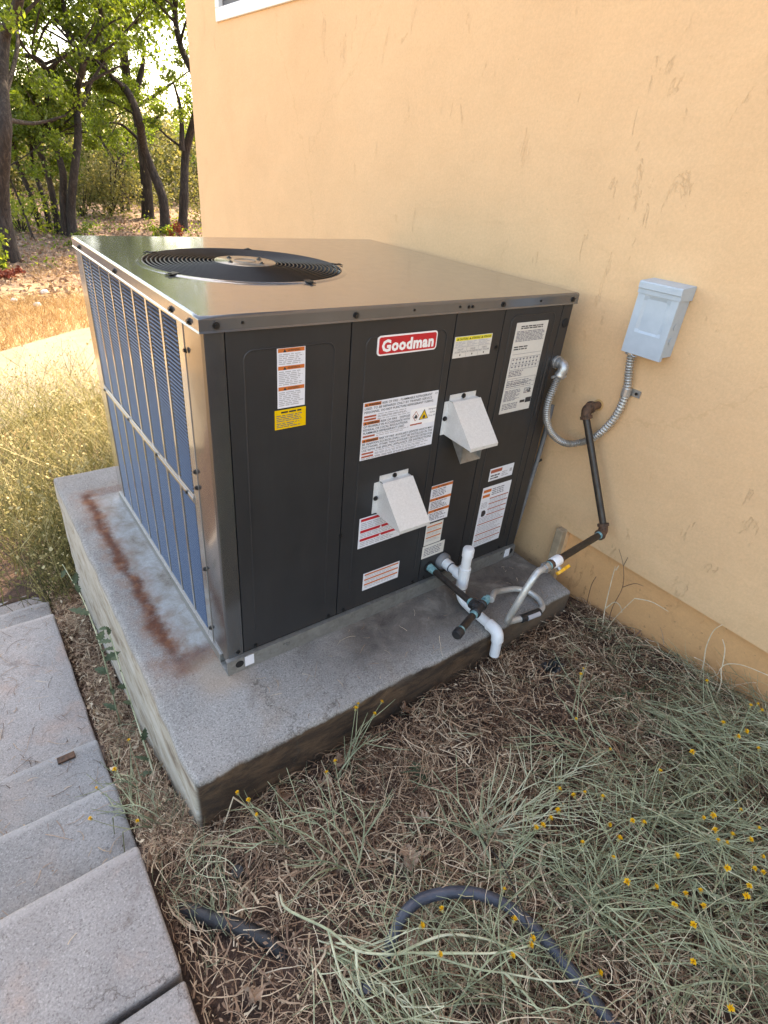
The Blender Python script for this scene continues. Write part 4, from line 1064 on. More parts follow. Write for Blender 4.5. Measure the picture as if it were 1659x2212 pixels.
MB().tube([Vector(e1) + v1 * 0.03, Vector(e2) - v1 * 0.026], 0.0118, 16).build('upright_pipe', 'iron', gas, smooth=True)
e3 = Vector((0.96, -0.342, 0.277)); d2 = (e3 - Vector(e2)).normalized()
elbow(Vector(e2) - v1 * 0.030, Vector(e2) + v1 * 0.004, Vector(e2) + d2 * 0.032, 0.0155, 'rustfit', par=gas)
MB().tube([Vector(e2) + d2 * 0.030, Vector(e2) + d2 * 0.042], [0.0132, 0.0128], 16).build('sealant_ring', 'dope', gas, smooth=True)
MB().tube([Vector(e2) + d2 * 0.036, e3], 0.0118, 16).build('level_pipe', 'iron', gas, smooth=True)
val = bpy.data.objects.new('valve', None); COL.objects.link(val); val.parent = gas; val.location = e3 - origin_of(gas)
P = lambda t: e3 + d2 * t
MB().tube([P(-0.012), P(-0.010), P(0.0), P(0.002)], [0.0125, 0.015, 0.015, 0.013], 8).build('collar', 'rustfit', val)
MB().tube([P(0.0), P(0.004), P(0.034), P(0.038)], [0.0165, 0.0175, 0.0175, 0.0155], 18).build('body', 'whitetag', val, smooth=True)
MB().tube([P(0.036), P(0.052)], 0.0155, 8).build('hex_end', 'rustfit', val)
MB().tube([P(0.051), P(0.058)], 0.0142, 16).build('sealant_ring', 'dope', val, smooth=True)
st = P(0.018)
MB().tube([st + Vector((0, -0.010, -0.012)), st + Vector((0, -0.024, -0.018))], 0.008, 12).build('stem', 'fitting', val, smooth=True)
hb = MB(); c_ = st + Vector((0.004, -0.028, -0.020))
ax = Vector((0.92, -0.10, 0.36)).normalized(); nrm = Vector((0, -0.82, -0.57)); up = ax.cross(nrm).normalized(); nrm = up.cross(ax).normalized()
out = [(-0.020, -0.008), (-0.022, 0.0), (-0.020, 0.008), (-0.010, 0.013), (0.006, 0.013), (0.016, 0.007), (0.030, 0.0085), (0.033, 0.004), (0.031, -0.004), (0.016, -0.006), (0.006, -0.013), (-0.010, -0.013)]
k = len(out)
hb.add([c_ + ax * a + up * b_ + nrm * 0.004 for a, b_ in out] + [c_ + ax * a + up * b_ - nrm * 0.006 for a, b_ in out], [tuple(range(k)), tuple(range(2 * k - 1, k - 1, -1))] + [(i, k + i, k + (i + 1) % k, (i + 1) % k) for i in range(k)])
hb.build('handle', 'yellow', val, bevel=0.0015)
# flex line
MB().tube([P(0.057), P(0.062), P(0.062), P(0.078), P(0.078), P(0.090)], [0.012, 0.012, 0.0165, 0.0165, 0.013, 0.0115], 6).build('flare_nut', 'fitting', gas)
fl = [P(0.086), P(0.11), Vector((0.822, -0.352, 0.245)), Vector((0.792, -0.345, 0.16)), Vector((0.812, -0.318, 0.08)), Vector((0.850, -0.295, 0.030)), Vector((0.893, -0.293, 0.016)), Vector((0.93, -0.301, 0.0155))]
fl2 = [Vector((0.992, -0.308, 0.0155)), Vector((1.026, -0.296, 0.016)), Vector((1.045, -0.262, 0.018)), Vector((1.040, -0.215, 0.022)), Vector((1.0, -0.184, 0.028)), Vector((0.93, -0.180, 0.045)), Vector((0.865, -0.203, 0.083)), Vector((0.825, -0.228, 0.100)), Vector((0.805, -0.240, 0.102))]
def ribbed(q, n_, r_):
    pts = spline(q, n_); return pts, [r_ + (0.0004 if i % 2 else -0.0003) for i in range(n_)]
pp, rr = ribbed(fl, 150, 0.0108); MB().tube(pp, rr, 12).build('flex_line', 'flex', gas, smooth=True, angle=80)
pp, rr = ribbed(fl2, 170, 0.0100); MB().tube(pp, rr, 12).build('flex_line', 'flex', gas, smooth=True, angle=80)
tg = MB().tube(spline([fl[-1] + Vector((-0.018, 0.002, 0)), (0.96, -0.305, 0.0165), fl2[0] + Vector((0.004, 0, 0))], 8), 0.0142, 14).build('wrap_tag', 'blackplastic', gas, smooth=True)
MB().tube([(0.932, -0.3105, 0.0195), (0.985, -0.316, 0.0195)], 0.0092, 10).build('tag_print', 'p_grey', tg, smooth=True)
T = Vector((0.738, -0.250, 0.102)); dr = Vector((-0.217, -0.079, 0.0)).normalized()
Q = lambda t: T - dr * t
MB().tube([Q(0.072), Q(0.058), Q(0.058), Q(0.044), Q(0.044), Q(0.030)], [0.0105, 0.0105, 0.0145, 0.0145, 0.0115, 0.0115], 8).build('flare_nut', 'dope', gas)
mb = MB(); mb.tube([Q(-0.032), Q(-0.028), Q(-0.020), Q(-0.018), Q(0.018), Q(0.020), Q(0.028), Q(0.032)], [0.0145, 0.018, 0.018, 0.0150, 0.0150, 0.018, 0.018, 0.0145], 18)
mb.tube([T + Vector((0, 0.0, 0)), T + Vector((0, 0.020, 0)), T + Vector((0, 0.021, 0)), T + Vector((0, 0.032, 0))], [0.0145, 0.0145, 0.0175, 0.0175], 18)
mb.build('tee', 'blackplastic', gas, smooth=True, angle=50)
MB().tube([T + Vector((0, 0.030, 0)), T + Vector((0, 0.042, 0))], 0.0135, 14).build('sealant_ring', 'dope', gas, smooth=True)
MB().tube([T + Vector((0, 0.034, 0)), (0.738, -0.02, 0.105)], 0.0112, 16).build('entry_pipe', 'iron', gas, smooth=True)
MB().tube([(0.738, -0.034, 0.1048), (0.738, -0.012, 0.105), (0.738, 0.004, 0.1055)], [0.0125, 0.0145, 0.0145], 12).build('entry_fitting', 'dope', gas, smooth=True)
MB().tube([(0.738, -0.004, 0.1055), (0.738, 0.004, 0.1055)], 0.022, 20).build('grommet', 'black', gas)
MB().tube([Q(-0.030), Q(-0.044)], 0.0135, 14).build('sealant_ring', 'dope', gas, smooth=True)
MB().tube([Q(-0.036), Q(-0.128)], 0.0122, 16).build('drip_leg', 'iron', gas, smooth=True)
MB().tube([Q(-0.120), Q(-0.130)], 0.0132, 14).build('sealant_ring', 'dope', gas, smooth=True)
MB().tube([Q(-0.128), Q(-0.130), Q(-0.152), Q(-0.156)], [0.0145, 0.0165, 0.0165, 0.014], 14).build('cap', 'blackplastic', gas, smooth=True)

# ------------------------------------------------------------------ condensate drain
dr_ = thing('condensate_drain', (0.80, -0.12, 0), 'white plastic condensate drain with capped upright and trap beside the gas tee', 'drain pipe')
DX = 0.797
MB().tube([(DX, 0.002, 0.112), (DX, -0.012, 0.112), (DX, -0.020, 0.112)], [0.031, 0.031, 0.026], 24).build('bushing', 'pvcgrey', dr_, smooth=True)
MB().tube([(DX, -0.01, 0.112), (DX, -0.048, 0.112), (DX, -0.049, 0.112)], [0.0195, 0.0195, 0.017], 20).build('adapter', 'pvc', dr_, smooth=True)
MB().tube([(DX, -0.0485, 0.112), (DX, -0.0515, 0.112)], 0.0185, 20).build('cement_ring', 'hose', dr_, smooth=True)
MB().tube([(DX, -0.05, 0.112), (DX, -0.088, 0.112)], 0.0160, 20).build('stub', 'pvc', dr_, smooth=True)
TY = -0.112
mb = MB(); mb.tube([(DX, TY, 0.070), (DX, TY, 0.071), (DX, TY, 0.152), (DX, TY, 0.153)], [0.017, 0.0205, 0.0205, 0.017], 20); mb.tube([(DX, TY, 0.112), (DX, TY + 0.034, 0.112), (DX, TY + 0.035, 0.112)], [0.0205, 0.0205, 0.017], 20)
mb.build('tee', 'pvc', dr_, smooth=True)
MB().tube([(DX, TY, 0.150), (DX, TY, 0.212)], 0.0165, 20).build('upright', 'pvc', dr_, smooth=True)
MB().tube([(DX, TY, 0.200), (DX, TY, 0.2005), (DX, TY, 0.228), (DX, TY, 0.234), (DX, TY, 0.236)], [0.017, 0.0195, 0.0195, 0.017, 0.010], 20).build('cap', 'pvc', dr_, smooth=True)
MB().tube(spline([(DX, TY, 0.074), (DX, TY - 0.002, 0.045), (DX, TY - 0.020, 0.024), (DX, TY - 0.055, 0.0185), (DX - 0.002, TY - 0.11, 0.0185), (DX - 0.004, -0.268, 0.020)], 24), 0.0165, 18).build('trap', 'pvc', dr_, smooth=True)
MB().tube([(DX, TY - 0.001, 0.0690), (DX, TY - 0.001, 0.0655)], 0.0182, 20).build('cement_ring', 'hose', dr_, smooth=True)
MB().tube([(DX - 0.004, -0.262, 0.020), (DX - 0.004, -0.266, 0.020)], 0.0192, 20).build('cement_ring', 'hose', dr_, smooth=True)
MB().tube(spline([(DX - 0.004, -0.264, 0.020), (DX - 0.005, -0.290, 0.020), (DX - 0.006, -0.306, 0.010), (DX - 0.007, -0.312, -0.012)], 12), 0.0205, 20).build('elbow', 'pvc', dr_, smooth=True)
MB().tube([(DX - 0.007, -0.312, -0.008), (DX - 0.009, -0.316, -0.072)], 0.0165, 20).build('outlet', 'pvc', dr_, smooth=True)

# ------------------------------------------------------------------ disconnect box and conduit
db = thing('disconnect_box', (1.25, -0.245, 0.87), 'pale grey metal electrical disconnect box mounted on the stucco wall', 'electrical box')
bx0, bx1, by0, by1, bz0, bz1 = 1.226, 1.2895, -0.308, -0.182, 0.870, 1.066
MB().box(bx0 + 0.004, bx1, by0 + 0.003, by1 - 0.003, bz0 + 0.004, bz1 - 0.002).build('body', 'boxpaint', db, bevel=0.002)
# cover with pressed bowl
mb = MB()
g_y = [by0, by0 + 0.022, by0 + 0.036, by1 - 0.036, by1 - 0.022, by1]; g_z = [bz0 - 0.004, bz0 + 0.058, bz0 + 0.068, bz1 - 0.048, bz1 - 0.034, bz1 - 0.018]
vs_ = []
for j, z in enumerate(g_z):
    for i, y in enumerate(g_y):
        vs_.append((bx0 + (0.006 if (i in (2, 3) and j in (2, 3)) else 0.0), y, z))
mb.add(vs_, [(j * 6 + i, j * 6 + i + 1, (j + 1) * 6 + i + 1, (j + 1) * 6 + i) for j in range(5) for i in range(5)])
n0 = [(bx0, by0, g_z[0]), (bx0, by1, g_z[0]), (bx0, by1, g_z[-1]), (bx0, by0, g_z[-1])]
n1 = [(bx0 + 0.012, y, z) for _, y, z in n0]
mb.add(n0 + n1, [(0, 1, 5, 4), (1, 2, 6, 5), (3, 0, 4, 7)])
mb.build('cover', 'boxpaint', db, smooth=True, angle=12)
mb = MB(); mb.add([(x, y, z) for y in (by0 - 0.003, by1 + 0.003) for x, z in ((bx1, bz1 - 0.032), (bx1, bz1 + 0.006), (bx0 - 0.004, bz1 + 0.001), (bx0 - 0.006, bz1 - 0.003), (bx0 - 0.006, bz1 - 0.019), (bx0 - 0.003, bz1 - 0.019), (bx0 - 0.002, bz1 - 0.032))], [(0, 1, 2, 3, 4, 5, 6), (13, 12, 11, 10, 9, 8, 7), (0, 7, 8, 1), (1, 8, 9, 2), (2, 9, 10, 3), (3, 10, 11, 4), (4, 11, 12, 5), (5, 12, 13, 6)])
mb.build('rain_hood', 'boxpaint', db, bevel=0.0012)
MB().tube([(1.258, by0 + 0.0025, 0.962), (1.258, by0 + 0.001, 0.962)], 0.010, 18).build('knockout', 'boxpaint', db)
MB().tube([(1.258, by0 + 0.0025, 0.922), (1.258, by0 + 0.001, 0.922)], 0.010, 18).build('knockout', 'boxpaint', db)
MB().tube([(bx0 + 0.003, -0.226 + 0.010 * math.cos(t), 0.866 + 0.007 * math.sin(t)) for t in np.linspace(0, 6.283, 17)], 0.0016, 6, cap=False).build('hasp_loop', 'fitting', db, smooth=True)

cd = thing('flexible_conduit', (1.2, -0.1, 0.5), 'ribbed metal flexible conduit looping from the unit to the disconnect box', 'conduit')
q = [(1.164, -0.030, 0.752), (1.153, -0.031, 0.715), (1.141, -0.031, 0.655), (1.150, -0.036, 0.597), (1.180, -0.052, 0.545), (1.222, -0.085, 0.516), (1.254, -0.128, 0.533), (1.266, -0.166, 0.571), (1.268, -0.205, 0.648), (1.268, -0.217, 0.735), (1.264, -0.205, 0.81), (1.259, -0.196, 0.876)]
pts = spline(q, 380)
rr = [(0.0122, 0.0130, 0.0122, 0.0094)[i % 4] for i in range(380)]
MB().tube(pts, rr, 12).build('jacket', 'conduit', cd, smooth=True, angle=20)
mb = MB(); mb.tube([(1.173, 0.001, 0.783), (1.173, -0.006, 0.783), (1.173, -0.007, 0.783), (1.173, -0.018, 0.783)], [0.0215, 0.0215, 0.0185, 0.0185], 18)
mb.tube(spline([(1.173, -0.015, 0.783), (1.173, -0.030, 0.781), (1.171, -0.036, 0.770), (1.166, -0.033, 0.752), (1.163, -0.031, 0.742)], 12), [0.0165] * 9 + [0.0175, 0.0175, 0.016], 16)
mb.build('angle_connector', 'fitting', cd, smooth=True)
for t in ((1.178, -0.046, 0.748), (1.150, -0.024, 0.744)): MB().cyl(t, (t[0] - 0.012, t[1], t[2] - 0.002), 0.0045, 8).build('clamp_screw', 'fitting', cd)
mb = MB(); mb.tube([(1.268, -0.2165, 0.727), (1.268, -0.2165, 0.752)], 0.0148, 18)
mb.box(1.2855, 1.2895, -0.255, -0.224, 0.7285, 0.7505)
sp_ = mb.build('strap', 'fitting', cd, smooth=True, angle=40)
MB().tube([(1.286, -0.243, 0.7395), (1.282, -0.243, 0.7395)], 0.005, 10).build('strap_screw', 'screw', sp_)
MB().tube([(1.259, -0.196, 0.856), (1.259, -0.196, 0.872)], 0.0158, 16).build('box_connector', 'fitting', cd, smooth=True)

gc = thing('grey_cable', (1.23, 0.06, 0.0), 'grey cable running down between the unit and the trim board', 'cable')
MB().tube(spline([(1.283, 0.05, 0.60), (1.262, 0.035, 0.53), (1.236, 0.020, 0.43), (1.214, 0.012, 0.32), (1.203, 0.012, 0.18), (1.200, 0.02, 0.05), (1.202, 0.03, 0.002)], 40), 0.0085, 12).build('sheath', 'greycable', gc, smooth=True)
for z, y, x in ((0.40, 0.012, 1.231),): MB().cyl((x, y, z), (x + 0.02, y + 0.004, z), 0.005, 8).build('clip', 'screw', gc)

# ------------------------------------------------------------------ hoses and scraps
def gpt(x, y, dz=0.0): return (x, y, float(ground(x, y)) + dz)
hs = thing('irrigation_hose', gpt(0.1, -0.78), 'blue-black rubber hose arching out of the weeds towards the camera', 'hose')
MB().tube(spline([(-0.035, -0.80, -0.175), (-0.005, -0.787, -0.128), (0.022, -0.772, -0.088), (0.058, -0.758, -0.062), (0.104, -0.756, -0.052), (0.162, -0.780, -0.046), (0.217, -0.82, -0.046), (0.258, -0.877, -0.05), (0.277, -0.952, -0.054), (0.281, -1.024, -0.058), (0.281, -1.10, -0.062), (0.285, -1.25, -0.07)], 70), 0.0124, 16).build('tube', 'hose', hs, smooth=True)
dp = thing('drain_hose', gpt(-0.2, -0.56), 'short half-buried black hose beside the concrete path', 'hose')
pts = spline([(-0.330, -0.41, -0.22), (-0.293, -0.454, -0.168), (-0.252, -0.509, -0.156), (-0.203, -0.568, -0.156), (-0.167, -0.629, -0.164), (-0.140, -0.70, -0.22)], 130)
MB().tube(pts, [0.0165 + 0.0005 * math.sin(i * 0.9) for i in range(130)], 14).build('tube', 'blackplastic', dp, smooth=True, angle=80)
ot = thing('drip_tube', gpt(-0.068, -0.80), 'open end of a black drip tube poking up among thistle stems', 'tube')
mb = MB(); mb.tube([gpt(-0.064, -0.79, -0.02), gpt(-0.066, -0.80, 0.03), gpt(-0.068, -0.812, 0.062)], 0.0115, 16, cap=False); mb.tube([gpt(-0.068, -0.812, 0.062), gpt(-0.0655, -0.798, 0.02)], 0.0095, 16)
mb.build('wall', 'hose', ot, smooth=True)
st_ = thing('tube_stub', gpt(-0.175, -0.436), 'small black plastic stub sunk in straw near the pad corner', 'tube')
MB().tube([gpt(-0.175, -0.430, -0.02), gpt(-0.175, -0.437, 0.022)], [0.013, 0.014], 14).build('wall', 'blackplastic', st_, smooth=True)
sc_ = thing('plastic_scrap', gpt(0.935, -0.451), 'crumpled black plastic scrap on the soil under the drain outlet', 'scrap')
mb = MB(); vs_ = []
for j in range(6):
    for i in range(7):
        a = (i / 6 - 0.5) * 0.07; b_ = (j / 5 - 0.5) * 0.045
        vs_.append((0.935 + a + 0.006 * math.sin(j * 2.1), -0.451 + b_ + 0.008 * math.sin(i * 1.7), float(ground(0.935, -0.451)) + 0.022 + 0.014 * math.sin(i * 2.3 + j * 1.4)))
mb.add(vs_, [(j * 7 + i, j * 7 + i + 1, (j + 1) * 7 + i + 1, (j + 1) * 7 + i) for j in range(5) for i in range(6) if (i * 5 + j * 3) % 7])
mb.build('sheet', 'blackplastic', sc_)

# ------------------------------------------------------------------ straw litter (nobody could count it)
def curved(n, k, cx_, cy_, length, z0, heading=None, curl=1.0, lift=0.0, pitch=0.12):
    """n strands of k points lying over the ground"""
    h = rng.uniform(0, 2 * math.pi, n) if heading is None else heading
    c_ = rng.normal(0, curl, n)
    s_ = np.linspace(-0.5, 0.5, k)[None] * length[:, None]
    ang = h[:, None] + c_[:, None] * np.linspace(-0.5, 0.5, k)[None] + rng.normal(0, 0.10, (n, k))
    ds = (length / (k - 1))[:, None]
    x = np.cumsum(np.cos(ang) * ds, 1); y = np.cumsum(np.sin(ang) * ds, 1)
    x += (cx_ - x.mean(1))[:, None]; y += (cy_ - y.mean(1))[:, None]
    pt_ = rng.normal(0, pitch, n)
    z = z0[:, None] + s_ * np.sin(pt_)[:, None] + lift * np.sin(np.linspace(0, math.pi, k))[None] * rng.random(n)[:, None]
    return np.stack([x, y, z], -1)
def keep_clear(P):
    """drop strands that run into the pad, path or house"""
    x, y, z = P[..., 0], P[..., 1], P[..., 2]
    bad = ((x > -0.205) & (x < 1.222) & (y > -0.283)).any(1) | (x > 1.308).any(1) | ((x < -0.345) & (z < -0.06)).any(1)
    return ~bad
def fld(x, y, s_=3.0, o_=0.0):
    return np.array([noise.noise(Vector((a * s_ + o_, b_ * s_, o_))) for a, b_ in zip(x, y)])
straw = Strands()
n = 72000
cx_ = rng.uniform(-0.36, 1.33, n); cy_ = rng.uniform(-1.75, -0.27, n)
bare = ((cx_ - 0.82) / 0.17) ** 2 + ((cy_ + 0.58) / 0.11) ** 2
ok = (rng.random(n) < np.clip(0.25 + bare * 0.6, 0, 1)) & (rng.random(n) < np.clip(0.62 + 1.5 * fld(cx_, cy_, 5.5), 0.12, 1))
cx_, cy_ = cx_[ok], cy_[ok]; n = len(cx_)
ln = rng.gamma(2.4, 0.013, n) + 0.008
edge_ = np.exp(-((cx_ + 0.33) / 0.09) ** 2) + np.exp(-((cy_ + 0.30) / 0.05) ** 2)
z0 = ground(cx_, cy_) + 0.004 + rng.random(n) ** 2.2 * (0.030 + 0.012 * np.clip(edge_, 0, 1))
hd = 9.0 * fld(cx_, cy_, 2.2, 40) + rng.normal(0, 0.75, n)
P = curved(n, 5, cx_, cy_, ln, z0, hd, 1.1, 0.005, 0.12)
k_ = keep_clear(P); P = P[k_]; n = len(P)
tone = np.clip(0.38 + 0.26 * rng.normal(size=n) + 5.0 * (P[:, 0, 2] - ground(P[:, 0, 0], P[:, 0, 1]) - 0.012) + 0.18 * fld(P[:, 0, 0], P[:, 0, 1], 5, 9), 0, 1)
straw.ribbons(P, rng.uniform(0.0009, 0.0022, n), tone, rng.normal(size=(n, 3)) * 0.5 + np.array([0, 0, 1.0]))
n = 5200
cx_ = rng.uniform(-0.36, 1.33, n); cy_ = rng.uniform(-1.75, -0.27, n)
bare = ((cx_ - 0.82) / 0.17) ** 2 + ((cy_ + 0.58) / 0.11) ** 2
ok = (rng.random(n) < np.clip(0.1 + bare * 0.5, 0, 1)) & (rng.random(n) < np.clip(0.6 + 1.2 * fld(cx_, cy_, 5.5, 21), 0.15, 1))
cx_, cy_ = cx_[ok], cy_[ok]; n = len(cx_)
P = curved(n, 6, cx_, cy_, rng.gamma(3, 0.018, n) + 0.015, ground(cx_, cy_) + 0.018 + rng.random(n) * 0.02, 9.0 * fld(cx_, cy_, 2.2, 40) + rng.normal(0, 0.9, n), 0.9, 0.010, 0.12)
P = P[keep_clear(P)]; n = len(P)
straw.ribbons(P, rng.uniform(0.0013, 0.0030, n), np.clip(0.78 + 0.22 * rng.normal(size=n), 0.3, 1), rng.normal(size=(n, 3)) * 0.35 + np.array([0, 0, 1.0]))
n = 2600
cx_ = rng.uniform(-0.34, 1.30, n); cy_ = rng.uniform(-1.6, -0.29, n)
P = curved(n, 4, cx_, cy_, rng.gamma(3, 0.014, n) + 0.012, ground(cx_, cy_) + 0.012 + rng.random(n) * 0.02, 9.0 * fld(cx_, cy_, 2.2, 40) + rng.normal(0, 0.8, n), 0.7, 0.006, 0.15); P = P[keep_clear(P)]; n = len(P)
straw.ribbons(P, rng.uniform(0.0028, 0.0062, n), np.clip(0.42 + 0.25 * rng.normal(size=n), 0, 1), rng.normal(size=(n, 3)) * 0.35 + np.array([0, 0, 1.0]))
n = 17000
cx_ = rng.uniform(-0.34, 1.30, n); cy_ = rng.uniform(-1.6, -0.29, n)
straw.cards(np.stack([cx_, cy_, ground(cx_, cy_) + 0.008 + rng.random(n) ** 1.5 * 0.022], -1), rng.uniform(0.004, 0.014, n), np.clip(0.42 + 0.3 * rng.normal(size=n), 0, 1), 0.5, 0.7)
# gap between the path and the pad, and the trench by the wall
n = 8500
cx_ = rng.uniform(-0.345, -0.21, n); cy_ = -0.30 + 2.3 * rng.random(n) ** 1.2
z0 = ground(cx_, cy_) + 0.004 + rng.random(n) ** 2 * 0.05
P = curved(n, 5, cx_, cy_, rng.gamma(3, 0.014, n) + 0.012, z0, None, 1.2, 0.008, 0.25); P = P[keep_clear(P)]
n = len(P)
straw.ribbons(P, rng.uniform(0.0012, 0.0028, n), np.clip(0.5 + 0.28 * rng.normal(size=n), 0, 1), rng.normal(size=(n, 3)) * 0.5 + np.array([0, 0, 1.0]))
n = 1500
cx_ = rng.uniform(-0.34, -0.212, n); cy_ = -0.30 + 2.2 * rng.random(n)
straw.cards(np.stack([cx_, cy_, ground(cx_, cy_) + 0.015 + rng.random(n) * 0.04], -1), rng.uniform(0.008, 0.028, n), np.clip(0.55 + 0.3 * rng.normal(size=n), 0, 1), 0.55, 0.5)
n = 2200
cx_ = rng.uniform(1.225, 1.31, n); cy_ = rng.uniform(-0.4, 0.35, n)
P = curved(n, 5, cx_, cy_, rng.gamma(3, 0.012, n) + 0.01, ground(cx_, cy_) + rng.random(n) ** 2 * 0.03, None, 1.0, 0.006, 0.3); P = P[keep_clear(P)]; n = len(P)
straw.ribbons(P, rng.uniform(0.0012, 0.0022, n), np.clip(0.3 + 0.22 * rng.normal(size=n), 0, 1))
# crumbs on the steps and the pad
n = 700
cx_ = rng.uniform(-1.0, -0.36, n); cy_ = rng.uniform(-1.2, 1.75, n)
zs = np.interp(cy_, [-3, -0.30, -0.299, 0.0, 0.001, 0.30, 0.301, 1.2, 1.201, 1.5, 1.501, 1.8], [-0.10, -0.10, -0.25, -0.25, -0.40, -0.40, -0.55, -0.55, -0.70, -0.70, -0.85, -0.85])
kk = rng.random(n) < np.where((zs < -0.2), 1.0, 0.10)
cx_, cy_, zs = cx_[kk], cy_[kk], zs[kk]; n = len(cx_)
P = curved(n, 5, cx_, cy_, rng.gamma(2, 0.014, n) + 0.008, zs + 0.003, None, 0.8, 0.002, 0.0)
straw.ribbons(P, rng.uniform(0.0010, 0.0024, n), np.clip(0.35 + 0.25 * rng.normal(size=n), 0, 1), np.tile([0, 0, 1.0], (n, 1)))
# crumbs, twigs and leaf bits swept to the foot of each riser
for yf, zf, n in ((-0.285, -0.25, 260), (0.015, -0.40, 420), (0.315, -0.55, 420), (1.215, -0.70, 120), (1.515, -0.85, 120)):
    cx_ = rng.uniform(-0.95, -0.355, n); cy_ = yf + rng.gamma(1.6, 0.028, n); kk = rng.random(n) < np.clip(0.6 + 1.2 * fld(cx_, cy_, 6, 3), 0.1, 1); cx_, cy_ = cx_[kk], cy_[kk]; n = len(cx_)
    straw.cards(np.stack([cx_, cy_, np.full(n, zf + 0.005)], -1), rng.uniform(0.004, 0.013, n), np.clip(0.25 + 0.25 * rng.normal(size=n), 0, 1), 0.5, 0.85)
    P = curved(n // 3, 5, cx_[:n // 3], cy_[:n // 3], rng.gamma(2.5, 0.018, n // 3) + 0.01, np.full(n // 3, zf + 0.005), None, 0.8, 0.002, 0.0)
    straw.ribbons(P, rng.uniform(0.0010, 0.0022, n // 3), np.clip(0.4 + 0.25 * rng.normal(size=n // 3), 0, 1), np.tile([0, 0, 1.0], (n // 3, 1)))
n = 60
cx_ = rng.uniform(0.05, 1.15, n); cy_ = rng.uniform(-0.26, -0.03, n)
P = curved(n, 5, cx_, cy_, rng.gamma(2, 0.012, n) + 0.008, np.full(n, 0.003), None, 0.9, 0.002, 0.0)
straw.ribbons(P, rng.uniform(0.0010, 0.0018, n), np.clip(0.6 + 0.25 * rng.normal(size=n), 0, 1), np.tile([0, 0, 1.0], (n, 1)))
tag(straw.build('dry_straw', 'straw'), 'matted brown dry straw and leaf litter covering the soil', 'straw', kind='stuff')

# ------------------------------------------------------------------ grey-green thistle tangle
tang = Strands()
def tangle(n, xr, yr, dens, lenr, zmax, head, hs_, wmul=1.0, tmean=0.5):
    cx_ = rng.uniform(*xr, n); cy_ = rng.uniform(*yr, n)
    ok = rng.random(n) < dens(cx_, cy_)
    cx_, cy_ = cx_[ok], cy_[ok]; n = len(cx_)
    ln = rng.uniform(*lenr, n)
    h = head + 2.2 * fld(cx_, cy_, 1.6, 60) + rng.normal(0, hs_ * 0.6, n)
    z0 = ground(cx_, cy_) + 0.012 + rng.random(n) ** 1.6 * zmax
    P = curved(n, 9, cx_, cy_, ln, z0, h, 1.25, 0.03, 0.14)
    P[..., 2] = np.maximum(P[..., 2], ground(P[..., 0], P[..., 1]) + 0.004)
    k_ = keep_clear(P); P = P[k_]; ln = ln[k_]; n = len(P)
    tone = np.clip(tmean - 0.05 + 0.26 * rng.normal(size=n), 0, 1)
    tang.ribbons(P, rng.uniform(0.0013, 0.0027, n) * wmul, tone, rng.normal(size=(n, 3)) * 0.6 + np.array([0, 0, 1.0]))
    # side twigs and narrow leaves
    for rep in range(4):
        i = rng.integers(1, 8, n); b0 = P[np.arange(n), i]; d = P[np.arange(n), i] - P[np.arange(n), i - 1]
        d /= np.linalg.norm(d, axis=1, keepdims=True) + 1e-9
        a = rng.choice([-1, 1], n) * rng.uniform(0.4, 1.0, n)
        dx = d[:, 0] * np.cos(a) - d[:, 1] * np.sin(a); dy_ = d[:, 0] * np.sin(a) + d[:, 1] * np.cos(a)
        l2 = rng.uniform(0.02, 0.085, n)
        t = np.linspace(0, 1, 4)[None, :, None]
        D2 = np.stack([dx, dy_, rng.normal(0.15, 0.25, n)], -1)[:, None]
        B2 = rng.normal(0, 0.25, (n, 1, 3))
        T_ = b0[:, None] + (D2 * t + B2 * t * t) * l2[:, None, None]
        T_[..., 2] = np.maximum(T_[..., 2], ground(T_[..., 0], T_[..., 1]) + 0.003)
        kk = keep_clear(T_)
        tang.ribbons(T_[kk], rng.uniform(0.0010, 0.0022, n)[kk] * wmul, tone[kk], rng.normal(size=(kk.sum(), 3)) * 0.6 + np.array([0, 0, 1.0]))
def dn1(x, y):
    a = np.clip((-0.66 - y + 0.02 * x) / 0.18, 0, 1) * np.clip((x + 0.12) / 0.12, 0, 1)
    return np.clip(a * (0.75 + 1.0 * fld(x, y, 4, 5)), 0, 1)
tangle(1900, (-0.2, 1.3), (-1.75, -0.5), dn1, (0.12, 0.34), 0.075, R(130), 0.75)
tangle(620, (0.3, 1.3), (-1.7, -0.75), lambda x, y: np.clip((x - 0.25) / 0.3, 0, 1) * np.clip((-0.75 - y) / 0.15, 0, 1), (0.2, 0.42), 0.12, R(125), 0.5, 1.15)
tangle(110, (-0.1, 1.28), (-0.75, -0.30), lambda x, y: np.clip(0.55 + 1.1 * fld(x, y, 4, 2), 0, 1), (0.08, 0.22), 0.03, R(160), 0.9, 0.9, 0.55)
tangle(130, (-0.34, -0.2), (-0.6, 0.5), lambda x, y: np.full(x.shape, 0.8), (0.06, 0.18), 0.06, R(110), 0.7, 0.9, 0.45)
tangle(180, (0.9, 1.3), (-1.0, -0.40), lambda x, y: np.clip(1.1 - (1.28 - x) / 0.22, 0, 1), (0.10, 0.28), 0.05, R(115), 0.4, 1.0, 0.6)
dead = Strands()
n = 1800
cx_ = rng.uniform(-0.1, 1.28, n); cy_ = rng.uniform(-1.65, -0.5, n)
ok = rng.random(n) < np.clip((-0.50 - cy_) / 0.3, 0.1, 1) * np.clip(0.7 + fld(cx_, cy_, 4, 33), 0, 1); cx_, cy_ = cx_[ok], cy_[ok]; n = len(cx_)
